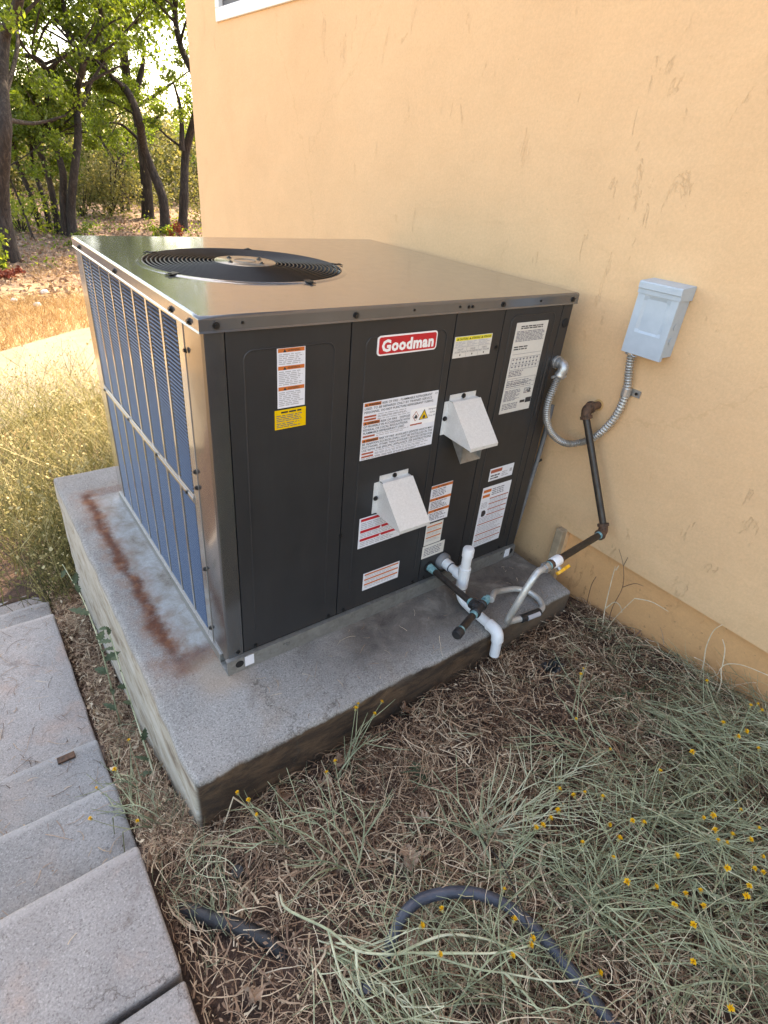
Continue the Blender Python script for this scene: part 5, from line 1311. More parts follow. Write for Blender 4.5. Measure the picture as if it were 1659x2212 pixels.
P = curved(n, 7, cx_, cy_, rng.uniform(0.04, 0.16, n), ground(cx_, cy_) + 0.03 + rng.random(n) ** 1.5 * 0.06, None, 1.3, 0.012, 0.2); P = P[keep_clear(P)]; n = len(P)
dead.ribbons(P, rng.uniform(0.0012, 0.0026, n), np.clip(0.8 + 0.2 * rng.normal(size=n), 0.3, 1), rng.normal(size=(n, 3)) * 0.5 + np.array([0, 0, 1.0]))
tag(dead.build('dead_stalks', 'straw'), 'curled pale dead stalks caught among the thistles', 'weeds', kind='stuff')
tag(tang.build('thistle_tangle', 'thistle'), 'tangle of sprawling grey-green thistle stems over the straw', 'weeds', kind='stuff')

# ------------------------------------------------------------------ single thistle plants with yellow flower heads
mb = MB()
mb.tube([(0, 0, -0.002), (0, 0, 0.003), (0, 0, 0.008), (0, 0, 0.012)], [0.0018, 0.0052, 0.0050, 0.0030], 8, 'bulb')
for i in range(9):
    a = i * 2.4; u = 0.3 + 0.3 * (i % 3)
    d = Vector((math.cos(a), math.sin(a), u)).normalized()
    mb.add([Vector((0, 0, 0.005)) + Vector((-d.y, d.x, 0)) * 0.0006, Vector((0, 0, 0.005)) - Vector((-d.y, d.x, 0)) * 0.0006, Vector((0, 0, 0.005)) + d * 0.015], [(0, 1, 2)], 'bulb')
for i in range(26):
    a = i * 2.4; el = 0.35 + 1.1 * ((i * 7) % 26) / 26
    d = Vector((math.cos(a) * math.cos(el), math.sin(a) * math.cos(el), math.sin(el)))
    t_ = Vector((-math.sin(a), math.cos(a), 0)); b0 = Vector((0, 0, 0.011))
    mb.add([b0 + t_ * 0.0006, b0 - t_ * 0.0006, b0 + d * 0.010 - t_ * 0.0016, b0 + d * 0.0125, b0 + d * 0.010 + t_ * 0.0016], [(0, 1, 2, 3, 4)], 'petal')
fo = mb.build('flower', None, None); flower_mesh = fo.data; bpy.data.objects.remove(fo)

def stem_tubes(mb, pts, r0, r1, seg=5):
    n_ = len(pts); mb.tube(pts, [r0 + (r1 - r0) * i / (n_ - 1) for i in range(n_)], seg)
def toned(ob, val, var=0.15):
    me = ob.data; a = me.attributes.new('tone', 'FLOAT', 'POINT')
    v = np.array([q.co[:] for q in me.vertices]); t = val + var * np.sin(v[:, 0] * 60 + v[:, 1] * 47)
    a.data.foreach_set('value', np.clip(t, 0, 1).astype(np.float32)); return ob
def thistle(root, heading, n_, length, spread, seed, label, nfl, rise=0.09, r0=0.0026, tone=0.6):
    r_ = random.Random(seed)
    z0 = float(ground(root[0], root[1]))
    pl = thing('star_thistle', (root[0], root[1], z0), label, 'thistle', 'yellow-flowered thistles in the foreground')
    mb = MB(); tips = []
    def clear(q): return not ((q[0] > -0.20 and q[1] > -0.285 and q[0] < 1.22) or q[0] > 1.3)
    for i in range(n_):
        h = heading + r_.gauss(0, spread); ln = length * r_.uniform(0.55, 1.1); cur = r_.gauss(0, 0.5); pts = []
        x, y = root[0] + r_.gauss(0, 0.012), root[1] + r_.gauss(0, 0.012); top = rise * r_.uniform(0.5, 1.3)
        for k in range(11):
            t = k / 10
            zz = float(ground(x, y)) + 0.004 + top * math.sin(min(1, t * 1.25) * math.pi * 0.62)
            pts.append((x, y, zz)); a = h + cur * t
            x += math.cos(a) * ln / 10; y += math.sin(a) * ln / 10
            if not clear((x, y)): break
        if len(pts) < 4: continue
        stem_tubes(mb, pts, r0 * r_.uniform(0.7, 1.1), r0 * 0.4); tips.append((pts[-1], Vector(pts[-1]) - Vector(pts[-2])))
        for b_ in range(r_.randint(3, 5)):
            k = r_.randint(2, len(pts) - 2); p0 = Vector(pts[k]); d = (Vector(pts[k + 1]) - Vector(pts[k])).normalized()
            a = r_.choice((-1, 1)) * r_.uniform(0.4, 0.9)
            d2_ = Vector((d.x * math.cos(a) - d.y * math.sin(a), d.x * math.sin(a) + d.y * math.cos(a), d.z + r_.uniform(0.0, 0.55))).normalized()
            l2 = r_.uniform(0.04, 0.13); q = []
            for j in range(5):
                t = j / 4; pp_ = p0 + d2_ * l2 * t + Vector((0, 0, 0.02 * t * t)); pp_.z = max(pp_.z, float(ground(pp_.x, pp_.y)) + 0.006); q.append(tuple(pp_))
            if all(clear(s_) for s_ in q):
                stem_tubes(mb, q, r0 * 0.6, r0 * 0.28, 4); tips.append((q[-1], Vector(q[-1]) - Vector(q[-2])))
    toned(mb.build('stems', 'thistle', pl), tone)
    r_.shuffle(tips); tips.sort(key=lambda t: -t[0][2])
    for p0, d in tips[:nfl]:
        o = bpy.data.objects.new('flower', flower_mesh); COL.objects.link(o); o.parent = pl
        o.location = Vector(p0) - origin_of(pl); dd = d.normalized() + Vector((0, 0, 0.6)); o.rotation_euler = dd.to_track_quat('Z', 'Y').to_euler(); o.scale = (r_.uniform(0.42, 0.68),) * 3
    return pl
TH = [((0.05, -0.60), R(100), 7, 0.20, 0.9, 1, 'small flowering thistle behind the arch of the hose', 3),
      ((0.42, -1.05), R(75), 9, 0.30, 0.7, 2, 'flowering thistle just right of the hose', 7),
      ((0.78, -1.22), R(120), 10, 0.34, 0.6, 3, 'dense flowering thistle in the lower right of the weeds', 8),
      ((0.62, -1.02), R(60), 8, 0.28, 0.7, 4, 'flowering thistle in the middle of the right-hand tangle', 6),
      ((0.95, -1.05), R(110), 8, 0.30, 0.6, 5, 'flowering thistle nearest the house wall at right', 5),
      ((0.55, -1.25), R(90), 9, 0.28, 0.8, 6, 'thistle with the most yellow heads near the bottom edge', 9),
      ((0.15, -1.00), R(150), 8, 0.25, 0.8, 7, 'flowering thistle inside the bend of the hose', 4),
      ((0.30, -0.80), R(50), 7, 0.26, 0.7, 8, 'thistle beyond the hose crossed by a dark twig', 4),
      ((0.14, -0.36), R(20), 3, 0.22, 0.4, 9, 'thistle leaning on the stained front face of the pad', 4),
      ((-0.05, -0.45), R(170), 3, 0.14, 0.7, 10, 'thin thistle at the front corner of the pad', 2),
      ((-0.28, -0.20), R(150), 5, 0.16, 0.5, 11, 'thistle reaching over the step from the gap', 3),
      ((-0.27, -0.02), R(165), 5, 0.15, 0.6, 12, 'thistle drooping across the second step with yellow head', 2),
      ((0.75, -0.78), R(150), 7, 0.26, 0.7, 13, 'pale thistle beside the bare brown soil patch', 3),
      ((0.0, -0.95), R(95), 8, 0.22, 0.7, 14, 'pale thistle by the open drip tube', 3)]
for a in TH: thistle(*a)
thistle((0.355, -0.70), R(-38), 13, 0.36, 0.32, 21, 'arching sheaf of pale thistle stems beyond the hose', 2, 0.06, 0.0024, 0.95)
thistle((-0.09, -0.69), R(-84), 15, 0.30, 0.28, 22, 'sheaf of pale stems left of the hose running towards the camera', 3, 0.07, 0.0024, 0.85)
thistle((1.02, -0.70), R(-108), 13, 0.46, 0.30, 23, 'long thistle sheaf sweeping down the right edge', 5, 0.09, 0.0026, 0.75)
thistle((0.70, -0.92), R(-70), 12, 0.34, 0.45, 24, 'bushy thistle in the right foreground below the bent stalk', 6, 0.10, 0.0024, 0.7)
thistle((0.40, -0.93), R(-60), 11, 0.30, 0.5, 25, 'thistle between the hose and the right-hand tangle', 5, 0.08, 0.0024, 0.65)
# long sprawling stems lying over the hose
def stems_thing(name, loc, label, cat, lines_, r0, r1, mat, tone=0.8, group=None, fl=()):
    o = thing(name, loc, label, cat, group); mb = MB()
    for q in lines_: stem_tubes(mb, spline(q, max(8, 4 * len(q))), r0, r1, 6)
    s_ = mb.build('stem', mat, o, smooth=True)
    if mat in ('thistle', 'straw', 'greenleaf'): toned(s_, tone)
    for p0 in fl:
        f_ = bpy.data.objects.new('flower', flower_mesh); COL.objects.link(f_); f_.parent = o; f_.location = Vector(p0) - origin_of(o); f_.rotation_euler = (0.3, 0.4, 0); f_.scale = (0.6,) * 3
    return o
stems_thing('star_thistle', gpt(-0.13, -0.6), 'long pale thistle stem sprawling across the hose', 'thistle',
    [[(-0.121, -0.551, -0.13), (-0.131, -0.604, -0.08), (-0.086, -0.694, -0.05), (-0.064, -0.761, -0.03), (-0.01, -0.808, -0.025), (0.034, -0.838, -0.02), (0.107, -0.92, -0.015), (0.149, -0.957, -0.015), (0.227, -1.025, -0.018), (0.30, -1.06, -0.02)],
     [(-0.003, -0.814, -0.024), (0.061, -0.832, -0.015), (0.105, -0.853, -0.01), (0.161, -0.901, -0.012), (0.192, -0.945, -0.02), (0.209, -1.009, -0.03), (0.223, -1.061, -0.03)],
     [(0.034, -0.838, -0.02), (0.09, -0.885, 0.0), (0.15, -0.925, 0.0), (0.21, -0.955, 0.005)],
     [(-0.064, -0.761, -0.03), (-0.08, -0.80, -0.06), (-0.088, -0.86, -0.08), (-0.085, -0.93, -0.09)], [(-0.086, -0.694, -0.05), (-0.10, -0.76, -0.07), (-0.11, -0.84, -0.09)],
     [(0.149, -0.957, -0.015), (0.16, -1.01, -0.02), (0.165, -1.08, -0.03)]], 0.0030, 0.0015, 'thistle', 0.85, 'yellow-flowered thistles in the foreground', [(0.30, -1.06, -0.02), (0.21, -0.955, 0.005), (-0.085, -0.93, -0.09)])
stems_thing('star_thistle', gpt(0.9, -0.83), 'thick bare thistle stalk lying at the right edge', 'thistle',
    [[(0.93, -0.78, -0.10), (0.902, -0.834, -0.05), (0.886, -0.901, -0.035), (0.837, -0.966, -0.03), (0.765, -1.025, -0.035), (0.70, -1.075, -0.04)], [(0.886, -0.901, -0.035), (0.90, -0.97, -0.02), (0.89, -1.04, -0.01)], [(0.837, -0.966, -0.03), (0.80, -0.97, -0.01), (0.75, -0.99, 0.0)]], 0.0034, 0.0018, 'thistle', 0.9, 'yellow-flowered thistles in the foreground', [(0.89, -1.04, -0.01)])
stems_thing('twig', gpt(0.3, -0.75), 'dark thin dead twig crossing over the hose', 'twig', [[(0.34, -0.70, -0.10), (0.312, -0.752, -0.055), (0.299, -0.808, -0.030), (0.275, -0.876, -0.024), (0.251, -0.925, -0.022), (0.229, -0.97, -0.03)]], 0.0022, 0.0012, 'twig')
BS = 'bent dry grass stalks'
stems_thing('grass_stalk', gpt(-0.168, -0.31), 'tall pale stalk bent into a peak at the pad corner', 'stalk', [[(-0.168, -0.312, -0.21), (-0.150, -0.312, -0.15), (-0.127, -0.313, -0.075)], [(-0.127, -0.313, -0.075), (-0.087, -0.335, -0.15), (-0.069, -0.46, -0.165)]], 0.0022, 0.0015, 'straw', 1.0, BS)
stems_thing('grass_stalk', gpt(1.24, -0.434), 'upright pale grass stalk with split tip against the orange footing', 'stalk', [[(1.24, -0.434, -0.116), (1.24, -0.411, -0.005), (1.24, -0.398, 0.107), (1.24, -0.392, 0.177)], [(1.24, -0.398, 0.165), (1.24, -0.402, 0.186)], [(1.24, -0.411, 0.0), (1.235, -0.435, 0.05), (1.23, -0.46, 0.055), (1.23, -0.475, 0.035)]], 0.0022, 0.0012, 'straw', 1.0, BS)
stems_thing('grass_stalk', gpt(1.22, -0.44), 'pale grass stalk bent over to the right by the footing', 'stalk', [[(1.22, -0.44, -0.12), (1.22, -0.463, 0.003), (1.22, -0.500, 0.122)], [(1.22, -0.500, 0.122), (1.22, -0.554, 0.147), (1.22, -0.612, 0.15)]], 0.0020, 0.0012, 'straw', 1.0, BS)
stems_thing('grass_stalk', gpt(1.24, -0.768), 'pale hooked grass stalk halfway along the footing', 'stalk', [[(1.24, -0.778, -0.05), (1.24, -0.762, 0.04), (1.24, -0.747, 0.1), (1.24, -0.744, 0.164), (1.24, -0.757, 0.2)]], 0.0020, 0.0012, 'straw', 0.95, BS)
stems_thing('grass_stalk', gpt(1.2, -0.839), 'pale arching grass stalk at the right edge by the footing', 'stalk', [[(1.2, -0.845, -0.04), (1.2, -0.835, 0.046), (1.2, -0.817, 0.101), (1.2, -0.853, 0.141), (1.2, -0.922, 0.162)], [(1.2, -0.817, 0.101), (1.21, -0.80, 0.15), (1.22, -0.78, 0.17)]], 0.0018, 0.0012, 'straw', 1.0, BS)
stems_thing('grass_stalk', gpt(1.275, -0.41), 'thin dark dead stalk flat against the footing', 'stalk', [[(1.275, -0.43, -0.11), (1.275, -0.419, -0.009), (1.275, -0.426, 0.095), (1.275, -0.402, 0.172), (1.275, -0.367, 0.222)], [(1.275, -0.402, 0.172), (1.275, -0.406, 0.212)], [(1.275, -0.33, -0.11), (1.275, -0.317, 0.017), (1.275, -0.323, 0.071)], [(1.275, -0.426, 0.095), (1.275, -0.46, 0.135), (1.275, -0.49, 0.145)]], 0.0013, 0.0009, 'straw', 0.25, BS)
stems_thing('grass_stalk', gpt(0.387, -0.848), 'squared-off pale dry stalk bent in the right-hand tangle', 'stalk', [[(0.471, -0.859, -0.055), (0.432, -0.833, -0.045), (0.387, -0.848, -0.045), (0.357, -0.896, -0.05), (0.355, -0.941, -0.06)]], 0.0024, 0.0018, 'straw', 0.95, BS)

# ------------------------------------------------------------------ toothed weed along the pad
def toothed_leaf(mb, p0, d, up, ln, wd, teeth=4, droop=0.25):
    d = Vector(d).normalized(); side = d.cross(Vector(up) + Vector((0.3, -0.5, 0))).normalized(); nn = side.cross(d)
    prev = None
    m_ = teeth * 2 + 1
    L_, R_, C_ = [], [], []
    for i in range(m_ + 1):
        t = i / m_; c_ = Vector(p0) + d * ln * t - nn * (droop * ln * t * t)
        wv = wd * math.sin(math.pi * (0.06 + 0.94 * t) ** 0.85) * (1.0 if i % 2 else 0.55) + 0.0006
        L_.append(c_ + side * wv + nn * wv * 0.25); R_.append(c_ - side * wv + nn * wv * 0.25); C_.append(c_)
    k = m_ + 1
    mb.add(L_ + C_ + R_, [(i, i + 1, k + i + 1, k + i) for i in range(m_)] + [(k + i, k + i + 1, 2 * k + i + 1, 2 * k + i) for i in range(m_)])
def leafy_weed(root, path, label, seed, lw=0.008, ll=(0.03, 0.06)):
    r_ = random.Random(seed); o = thing('prickly_weed', root, label, 'weed', 'toothed weeds along the pad')
    pts = spline(path, 40); mb = MB(); stem_tubes(mb, pts, 0.0030, 0.0016, 7); toned(mb.build('stem', 'thistle', o, smooth=True), 0.8)
    for i in range(4, 39, 3):
        d = Vector(pts[i]) - Vector(pts[i - 1]); d.normalize(); a = r_.uniform(0, 6.28)
        ax_ = d.orthogonal().normalized(); ax_.rotate(Matrix.Rotation(a, 3, d)); dd = (ax_ + d * 0.5).normalized()
        if (Vector(pts[i]) + dd * 0.05).x > -0.212: dd.x = -abs(dd.x)
        mb = MB(); toothed_leaf(mb, pts[i], dd, (0, 0, 1), r_.uniform(*ll), lw * r_.uniform(0.7, 1.3)); toned(mb.build('leaf', 'greenleaf', o), r_.uniform(0.25, 0.8), 0.1)
leafy_weed(gpt(-0.262, 0.47), [(-0.262, 0.45, -0.62), (-0.262, 0.452, -0.40), (-0.262, 0.457, -0.252), (-0.262, 0.474, -0.175), (-0.262, 0.536, -0.133), (-0.262, 0.685, -0.127), (-0.262, 0.879, -0.195), (-0.262, 1.274, -0.35)], 'tall toothed weed leaning back along the pad side', 3, 0.014, (0.04, 0.07))
leafy_weed(gpt(-0.238, 0.02), [(-0.245, 0.02, -0.36), (-0.24, 0.08, -0.33), (-0.236, 0.211, -0.28), (-0.235, 0.30, -0.20), (-0.235, 0.354, -0.12), (-0.235, 0.40, -0.08), (-0.235, 0.44, -0.06)], 'shorter toothed weed pressed against the pad side', 5, 0.010, (0.025, 0.05))
mb = MB(); gl = thing('prickly_weed', gpt(0.36, -0.50), 'low rosette of narrow green leaves in the straw', 'weed', 'toothed weeds along the pad')
for i in range(9): toothed_leaf(mb, gpt(0.36, -0.50, 0.012), (math.cos(2.2 + i * 0.28), math.sin(2.2 + i * 0.28), 0.35), (0, 0, 1), 0.06 + 0.012 * (i % 3), 0.0045, 4, 0.3)
toned(mb.build('leaves', 'greenleaf', gl), 0.45)
mb = MB(); gl = thing('prickly_weed', gpt(0.98, -0.66), 'dark green leafy sprig lying near the wall footing', 'weed', 'toothed weeds along the pad')
for i in range(14): toothed_leaf(mb, gpt(0.94 + 0.012 * i, -0.63 - 0.006 * i, 0.02), (math.cos(i * 1.9), math.sin(i * 1.9), 0.3), (0, 0, 1), 0.04, 0.005, 4, 0.3)
toned(mb.build('leaves', 'greenleaf', gl), 0.35)

# ------------------------------------------------------------------ fallen oak leaves
def oak_leaf(x, y, z, rot, size, label, tilt=0.3, tone=0.5):
    o = thing('dry_oak_leaf', (x, y, z), label, 'leaf', 'fallen dry oak leaves'); mb = MB()
    n_ = 22; L_ = []; C_ = []; R_ = []
    for i in range(n_):
        t = i / (n_ - 1); wv = size * 0.32 * math.sin(math.pi * min(1, t * 0.95 + 0.04)) ** 0.8 * (0.62 + 0.45 * abs(math.sin(t * 10.5)))
        c_ = Vector((size * (t - 0.5), 0, size * 0.10 * math.sin(t * 5.0)))
        C_.append(c_); L_.append(c_ + Vector((size * 0.05, wv, abs(wv) * 0.45 + 0.006 * math.sin(i * 1.9)))); R_.append(c_ + Vector((size * 0.05, -wv, abs(wv) * 0.6 + 0.005 * math.cos(i * 1.3))))
    M3 = Matrix.Rotation(rot, 3, 'Z') @ Matrix.Rotation(tilt, 3, 'Y') @ Matrix.Rotation(tilt * 0.8, 3, 'X')
    vs_ = [Vector((x, y, z)) + M3 @ q for q in L_ + C_ + R_]
    mb.add(vs_, [(i, i + 1, n_ + i + 1, n_ + i) for i in range(n_ - 1)] + [(n_ + i, n_ + i + 1, 2 * n_ + i + 1, 2 * n_ + i) for i in range(n_ - 1)])
    toned(mb.build('blade', 'dryleaf', o, smooth=True, angle=70), tone, 0.2)
for a in ((-0.01, -0.335, 0.035, 0.9, 0.075, 'large curled brown oak leaf under the pad front', 0.6, 0.35), (0.104, -0.37, 0.03, 2.0, 0.055, 'pale pinkish oak leaf fragment near the pad front', 0.3, 0.8),
          (0.17, -0.335, 0.03, 0.3, 0.06, 'tan oak leaf below the leaning thistle by the pad', 0.4, 0.6), (0.162, -0.655, 0.03, 1.0, 0.075, 'flat tan oak leaf behind the hose arch', 0.15, 0.85),
          (0.247, -0.605, 0.03, 2.4, 0.05, 'small pale oak leaf right of the tan one', 0.4, 0.95), (0.43, -0.30, 0.03, 0.5, 0.06, 'reddish oak leaf at the pad edge below the drip leg', 0.5, 0.3),
          (-0.249, -0.68, 0.03, 1.4, 0.06, 'upright pale oak leaf beside the path at the bottom', 0.7, 0.75), (0.06, -0.79, 0.035, 0.2, 0.05, 'whitish leaf under the hose bend', 0.2, 1.0),
          (-0.27, 0.16, 0.03, 0.7, 0.06, 'pale oak leaf lying in the gap beside the third step', 0.4, 0.9), (-0.26, 0.02, 0.04, 2.1, 0.06, 'light brown oak leaf in the gap near the pad corner', 0.5, 0.7), (-0.30, 0.42, 0.03, 0.2, 0.05, 'greyish oak leaf in the gap by the landing', 0.3, 0.5)):
    oak_leaf(a[0], a[1], float(ground(a[0], a[1])) + a[2], *a[3:])
br = MB(); q = [gpt(0, 0)]
bk = tag(MB().box(-0.470, -0.420, 0.272, 0.296, -0.3985, -0.391).build('clay_shard', 'rustfit', None, bevel=0.002), 'small reddish clay shard on the edge of the third step', 'shard')
lo_ = [(-0.355 + 0.02 * math.sin(i), -0.2 + 0.01 * i, -0.1) for i in range(3)]

# ------------------------------------------------------------------ sunlit weeds behind the pad, golden field
wd_ = Strands()
def upright(S, n, xr, yr, hr, dens=None, k=6, wr=(0.002, 0.004), lean=0.35, tm=0.5, heads=True, twigs=3, zfun=None):
    x = rng.uniform(*xr, n); y = rng.uniform(*yr, n)
    if dens is not None:
        ok = rng.random(n) < dens(x, y); x, y = x[ok], y[ok]; n = len(x)
    h = rng.uniform(*hr, n) * (0.7 + 0.5 * rng.random(n))
    d = rng.normal(0, lean, (n, 2)); t = np.linspace(0, 1, k)[None]
    z0 = ground(x, y) if zfun is None else zfun(x, y)
    P = np.stack([x[:, None] + d[:, :1] * h[:, None] * t ** 1.6, y[:, None] + d[:, 1:] * h[:, None] * t ** 1.6, z0[:, None] + h[:, None] * t * (1 - 0.12 * t)], -1)
    P[:, 1:, :2] += rng.normal(0, 0.012, (n, k - 1, 2)) * h[:, None, None]
    ok = ~((P[..., 0] > -0.215) & (P[..., 0] < 1.23) & (P[..., 1] < 1.44) & (P[..., 1] > -0.29)).any(1) & ~((P[..., 0] > 1.285) & (P[..., 1] < 3.45)).any(1)
    P = P[ok]; h = h[ok]; n = len(P)
    tone = np.clip(tm + 0.22 * rng.normal(size=n), 0, 1)
    S.ribbons(P, rng.uniform(*wr, n), tone)
    for rep in range(twigs):
        i = rng.integers(1, k - 1, n); b0 = P[np.arange(n), i]; a = rng.uniform(0, 6.28, n); l2 = h * rng.uniform(0.12, 0.32, n)
        D2 = np.stack([np.cos(a) * 0.7, np.sin(a) * 0.7, np.full(n, 0.8)], -1)[:, None]; t2 = np.linspace(0, 1, 3)[None, :, None]
        T_ = b0[:, None] + D2 * t2 * l2[:, None, None]
        S.ribbons(T_, rng.uniform(wr[0], wr[1], n) * 0.7, tone)
        if heads: S.cards(T_[:, -1], rng.uniform(0.008, 0.018, n), np.clip(tone + 0.25, 0, 1), 0.8)
    if heads: S.cards(P[:, -1], rng.uniform(0.012, 0.026, n), np.clip(tone + 0.4, 0, 1), 0.8)
dw = lambda x, y: np.clip(0.8 + 0.9 * fld(x, y, 1.8, 3), 0.1, 1) * np.where((x < -0.22) & (y < 2.2), np.clip((x + 0.62) / 0.25, 0, 1) * np.clip((y - 1.0) / 0.8, 0, 1), 1.0)
upright(wd_, 3300, (-0.60, 0.95), (1.46, 4.6), (0.35, 0.72), dw, tm=0.5, wr=(0.0022, 0.0052))
upright(wd_, 1800, (-0.35, 0.9), (1.5, 3.0), (0.15, 0.35), None, tm=0.3, wr=(0.003, 0.006), lean=0.6)
upright(wd_, 500, (-0.5, 0.9), (1.6, 4.4), (0.5, 0.85), dw, tm=0.95, wr=(0.003, 0.006), lean=0.45, twigs=5)
tag(wd_.build('weed_thicket', 'weedlit'), 'sunlit yellow-green weed thicket behind the pad', 'weeds', kind='stuff')
gld = Strands()
xf = lambda x, y: np.where((y > np.interp(x, [p_[0] for p_ in pt], [p_[1] for p_ in pt]) + 0.03), 1.0, 0.0)
upright(gld, 16000, (-1.6, 3.4), (6.2, 9.6), (0.08, 0.20), xf, k=4, wr=(0.004, 0.009), lean=0.5, tm=0.6, heads=False, twigs=1)
upright(gld, 7000, (-1.0, 4.5), (9.2, 13.5), (0.04, 0.13), lambda x, y: np.clip(0.5 + 1.2 * fld(x, y, 0.8, 4), 0, 1), k=4, wr=(0.006, 0.011), lean=0.9, tm=0.45, heads=False, twigs=1)
upright(gld, 6000, (-7.5, -1.7), (-2.5, 6.0), (0.12, 0.3), None, k=4, wr=(0.010, 0.02), lean=0.6, tm=0.5, heads=False, twigs=1)
tag(gld.build('dry_grass', 'gold'), 'golden dry grass field in front of the trees', 'grass', kind='stuff')
for x, y, s_, lb in ((0.977, 9.92, 0.06, 'pale stone farthest out in the dry field'), (0.478, 9.37, 0.05, 'pale stone at the left of the dry field'), (0.724, 8.96, 0.06, 'pale stone nearest in the dry field')):
    mb = MB(); bm = bmesh.new(); bmesh.ops.create_icosphere(bm, subdivisions=2, radius=1)
    zg_ = float(ground(x, y)) + 0.06
    mb.add([(x + v.co.x * s_ * (1 + 0.25 * noise.noise(v.co * 2)), y + v.co.y * s_, zg_ + v.co.z * s_ * 0.7 * (1 + 0.3 * noise.noise(v.co * 3))) for v in bm.verts], [[v.index for v in f_.verts] for f_ in bm.faces]); bm.free()
    tag(mb.build('stone', 'stone'), lb, 'stone', 'pale stones in the field')

# ------------------------------------------------------------------ trees
TREES = [('oak_tree', 13.4, [(0.93, -0.97), (1.0, -0.15), (1.12, 0.53), (1.31, 1.3), (1.5, 2.04), (1.74, 2.75), (1.89, 3.12), (2.05, 3.74), (2.12, 4.43)], 0.145, [], 'thick oak trunk at the left edge of the picture'),
('oak_tree', 17.0, [(2.81, -1.0), (2.88, -0.35), (3.04, 0.44), (3.32, 1.27), (3.5, 1.81), (3.48, 2.24), (3.55, 2.74), (3.59, 3.24), (3.64, 4.16)], 0.115, [(3.51, 1.84), (3.75, 2.28), (3.97, 2.55), (4.28, 2.9)], 'rightmost forked oak of the left-hand clump'),
('oak_tree', 17.2, [(2.67, -1.0), (2.76, -0.12), (2.84, 0.49), (2.82, 1.25), (2.85, 1.8), (2.82, 2.41), (2.76, 2.69), (2.61, 2.8)], 0.10, [(2.84, 2.17), (3.09, 2.59), (3.28, 2.92), (3.3, 3.15)], 'dark crooked oak just left of the forked oak'),
('oak_tree', 17.6, [(2.57, -1.05), (2.58, 0.02), (2.52, 0.79), (2.39, 1.18), (2.24, 1.45), (2.07, 1.84)], 0.085, [], 'left-curving oak third from the right in the clump'),
('oak_tree', 18.2, [(2.47, -1.1), (2.46, -0.25), (2.42, 0.3), (2.39, 0.58), (2.37, 1.16)], 0.079, [], 'straight slim oak fourth from the right in the clump'),
('oak_tree', 18.0, [(2.23, -1.08), (2.14, -0.1), (2.02, 0.56), (1.98, 1.0), (1.93, 1.45)], 0.073, [], 'left-leaning slim oak fifth from the right in the clump'),
('oak_tree', 16.5, [(1.8, -1.0), (1.73, -0.37), (1.6, 0.22), (1.5, 0.5)], 0.031, [], 'thin leaning sapling at the left of the clump'),
('oak_tree', 23.0, [(5.63, -1.2), (5.69, -0.47), (5.71, -0.08), (5.5, 0.72), (5.34, 1.34), (5.35, 1.7)], 0.075, [(5.73, -0.13), (5.85, 0.51), (6.13, 1.14), (6.33, 1.61)], 'small V-forked oak in the middle distance'),
('oak_tree', 23.5, [(5.99, -1.2), (5.97, -0.5), (5.87, -0.1), (5.93, 0.49), (5.98, 0.83)], 0.071, [], 'short oak stem right beside the V-forked oak'),
('oak_tree', 21.5, [(6.07, -1.1), (6.14, 0.38), (6.14, 1.7), (6.04, 3.0), (5.95, 3.98), (5.84, 4.76), (5.85, 5.61)], 0.199, [(6.1, 2.45), (6.44, 3.17), (6.66, 3.79)], 'thickest upright oak behind the leaning oak'),
('oak_tree', 17.8, [(5.47, -1.1), (5.48, -0.09), (5.36, 0.58), (5.18, 1.17), (4.97, 1.76), (4.81, 2.37), (4.6, 2.76), (4.4, 3.4), (4.24, 3.94), (4.19, 4.64)], 0.142, [], 'long curved oak leaning left in front of the thick oak'),
('oak_tree', 18.6, [(6.25, -1.1), (6.43, 0.06), (6.65, 1.07), (6.85, 1.96), (6.95, 2.72), (6.81, 3.7), (6.82, 4.63), (6.96, 5.6)], 0.145, [(6.47, 1.17), (6.57, 2.15), (6.46, 2.8)], 'oak nearest the corner of the house wall'),
('oak_tree', 15.5, [(-1.2, -1.1), (-1.1, 1.0), (-0.9, 2.8), (-0.6, 4.5)], 0.16, [], 'oak standing left of the view')]
GAPS = [((3.0, 2.95), 0.42), ((3.62, 2.35), 0.35), ((5.5, 3.55), 0.38), ((5.35, 1.25), 0.40), ((5.0, 2.0), 0.25), ((4.4, 1.75), 0.28)]   # clearings in the canopy (x, z at about 17 m)
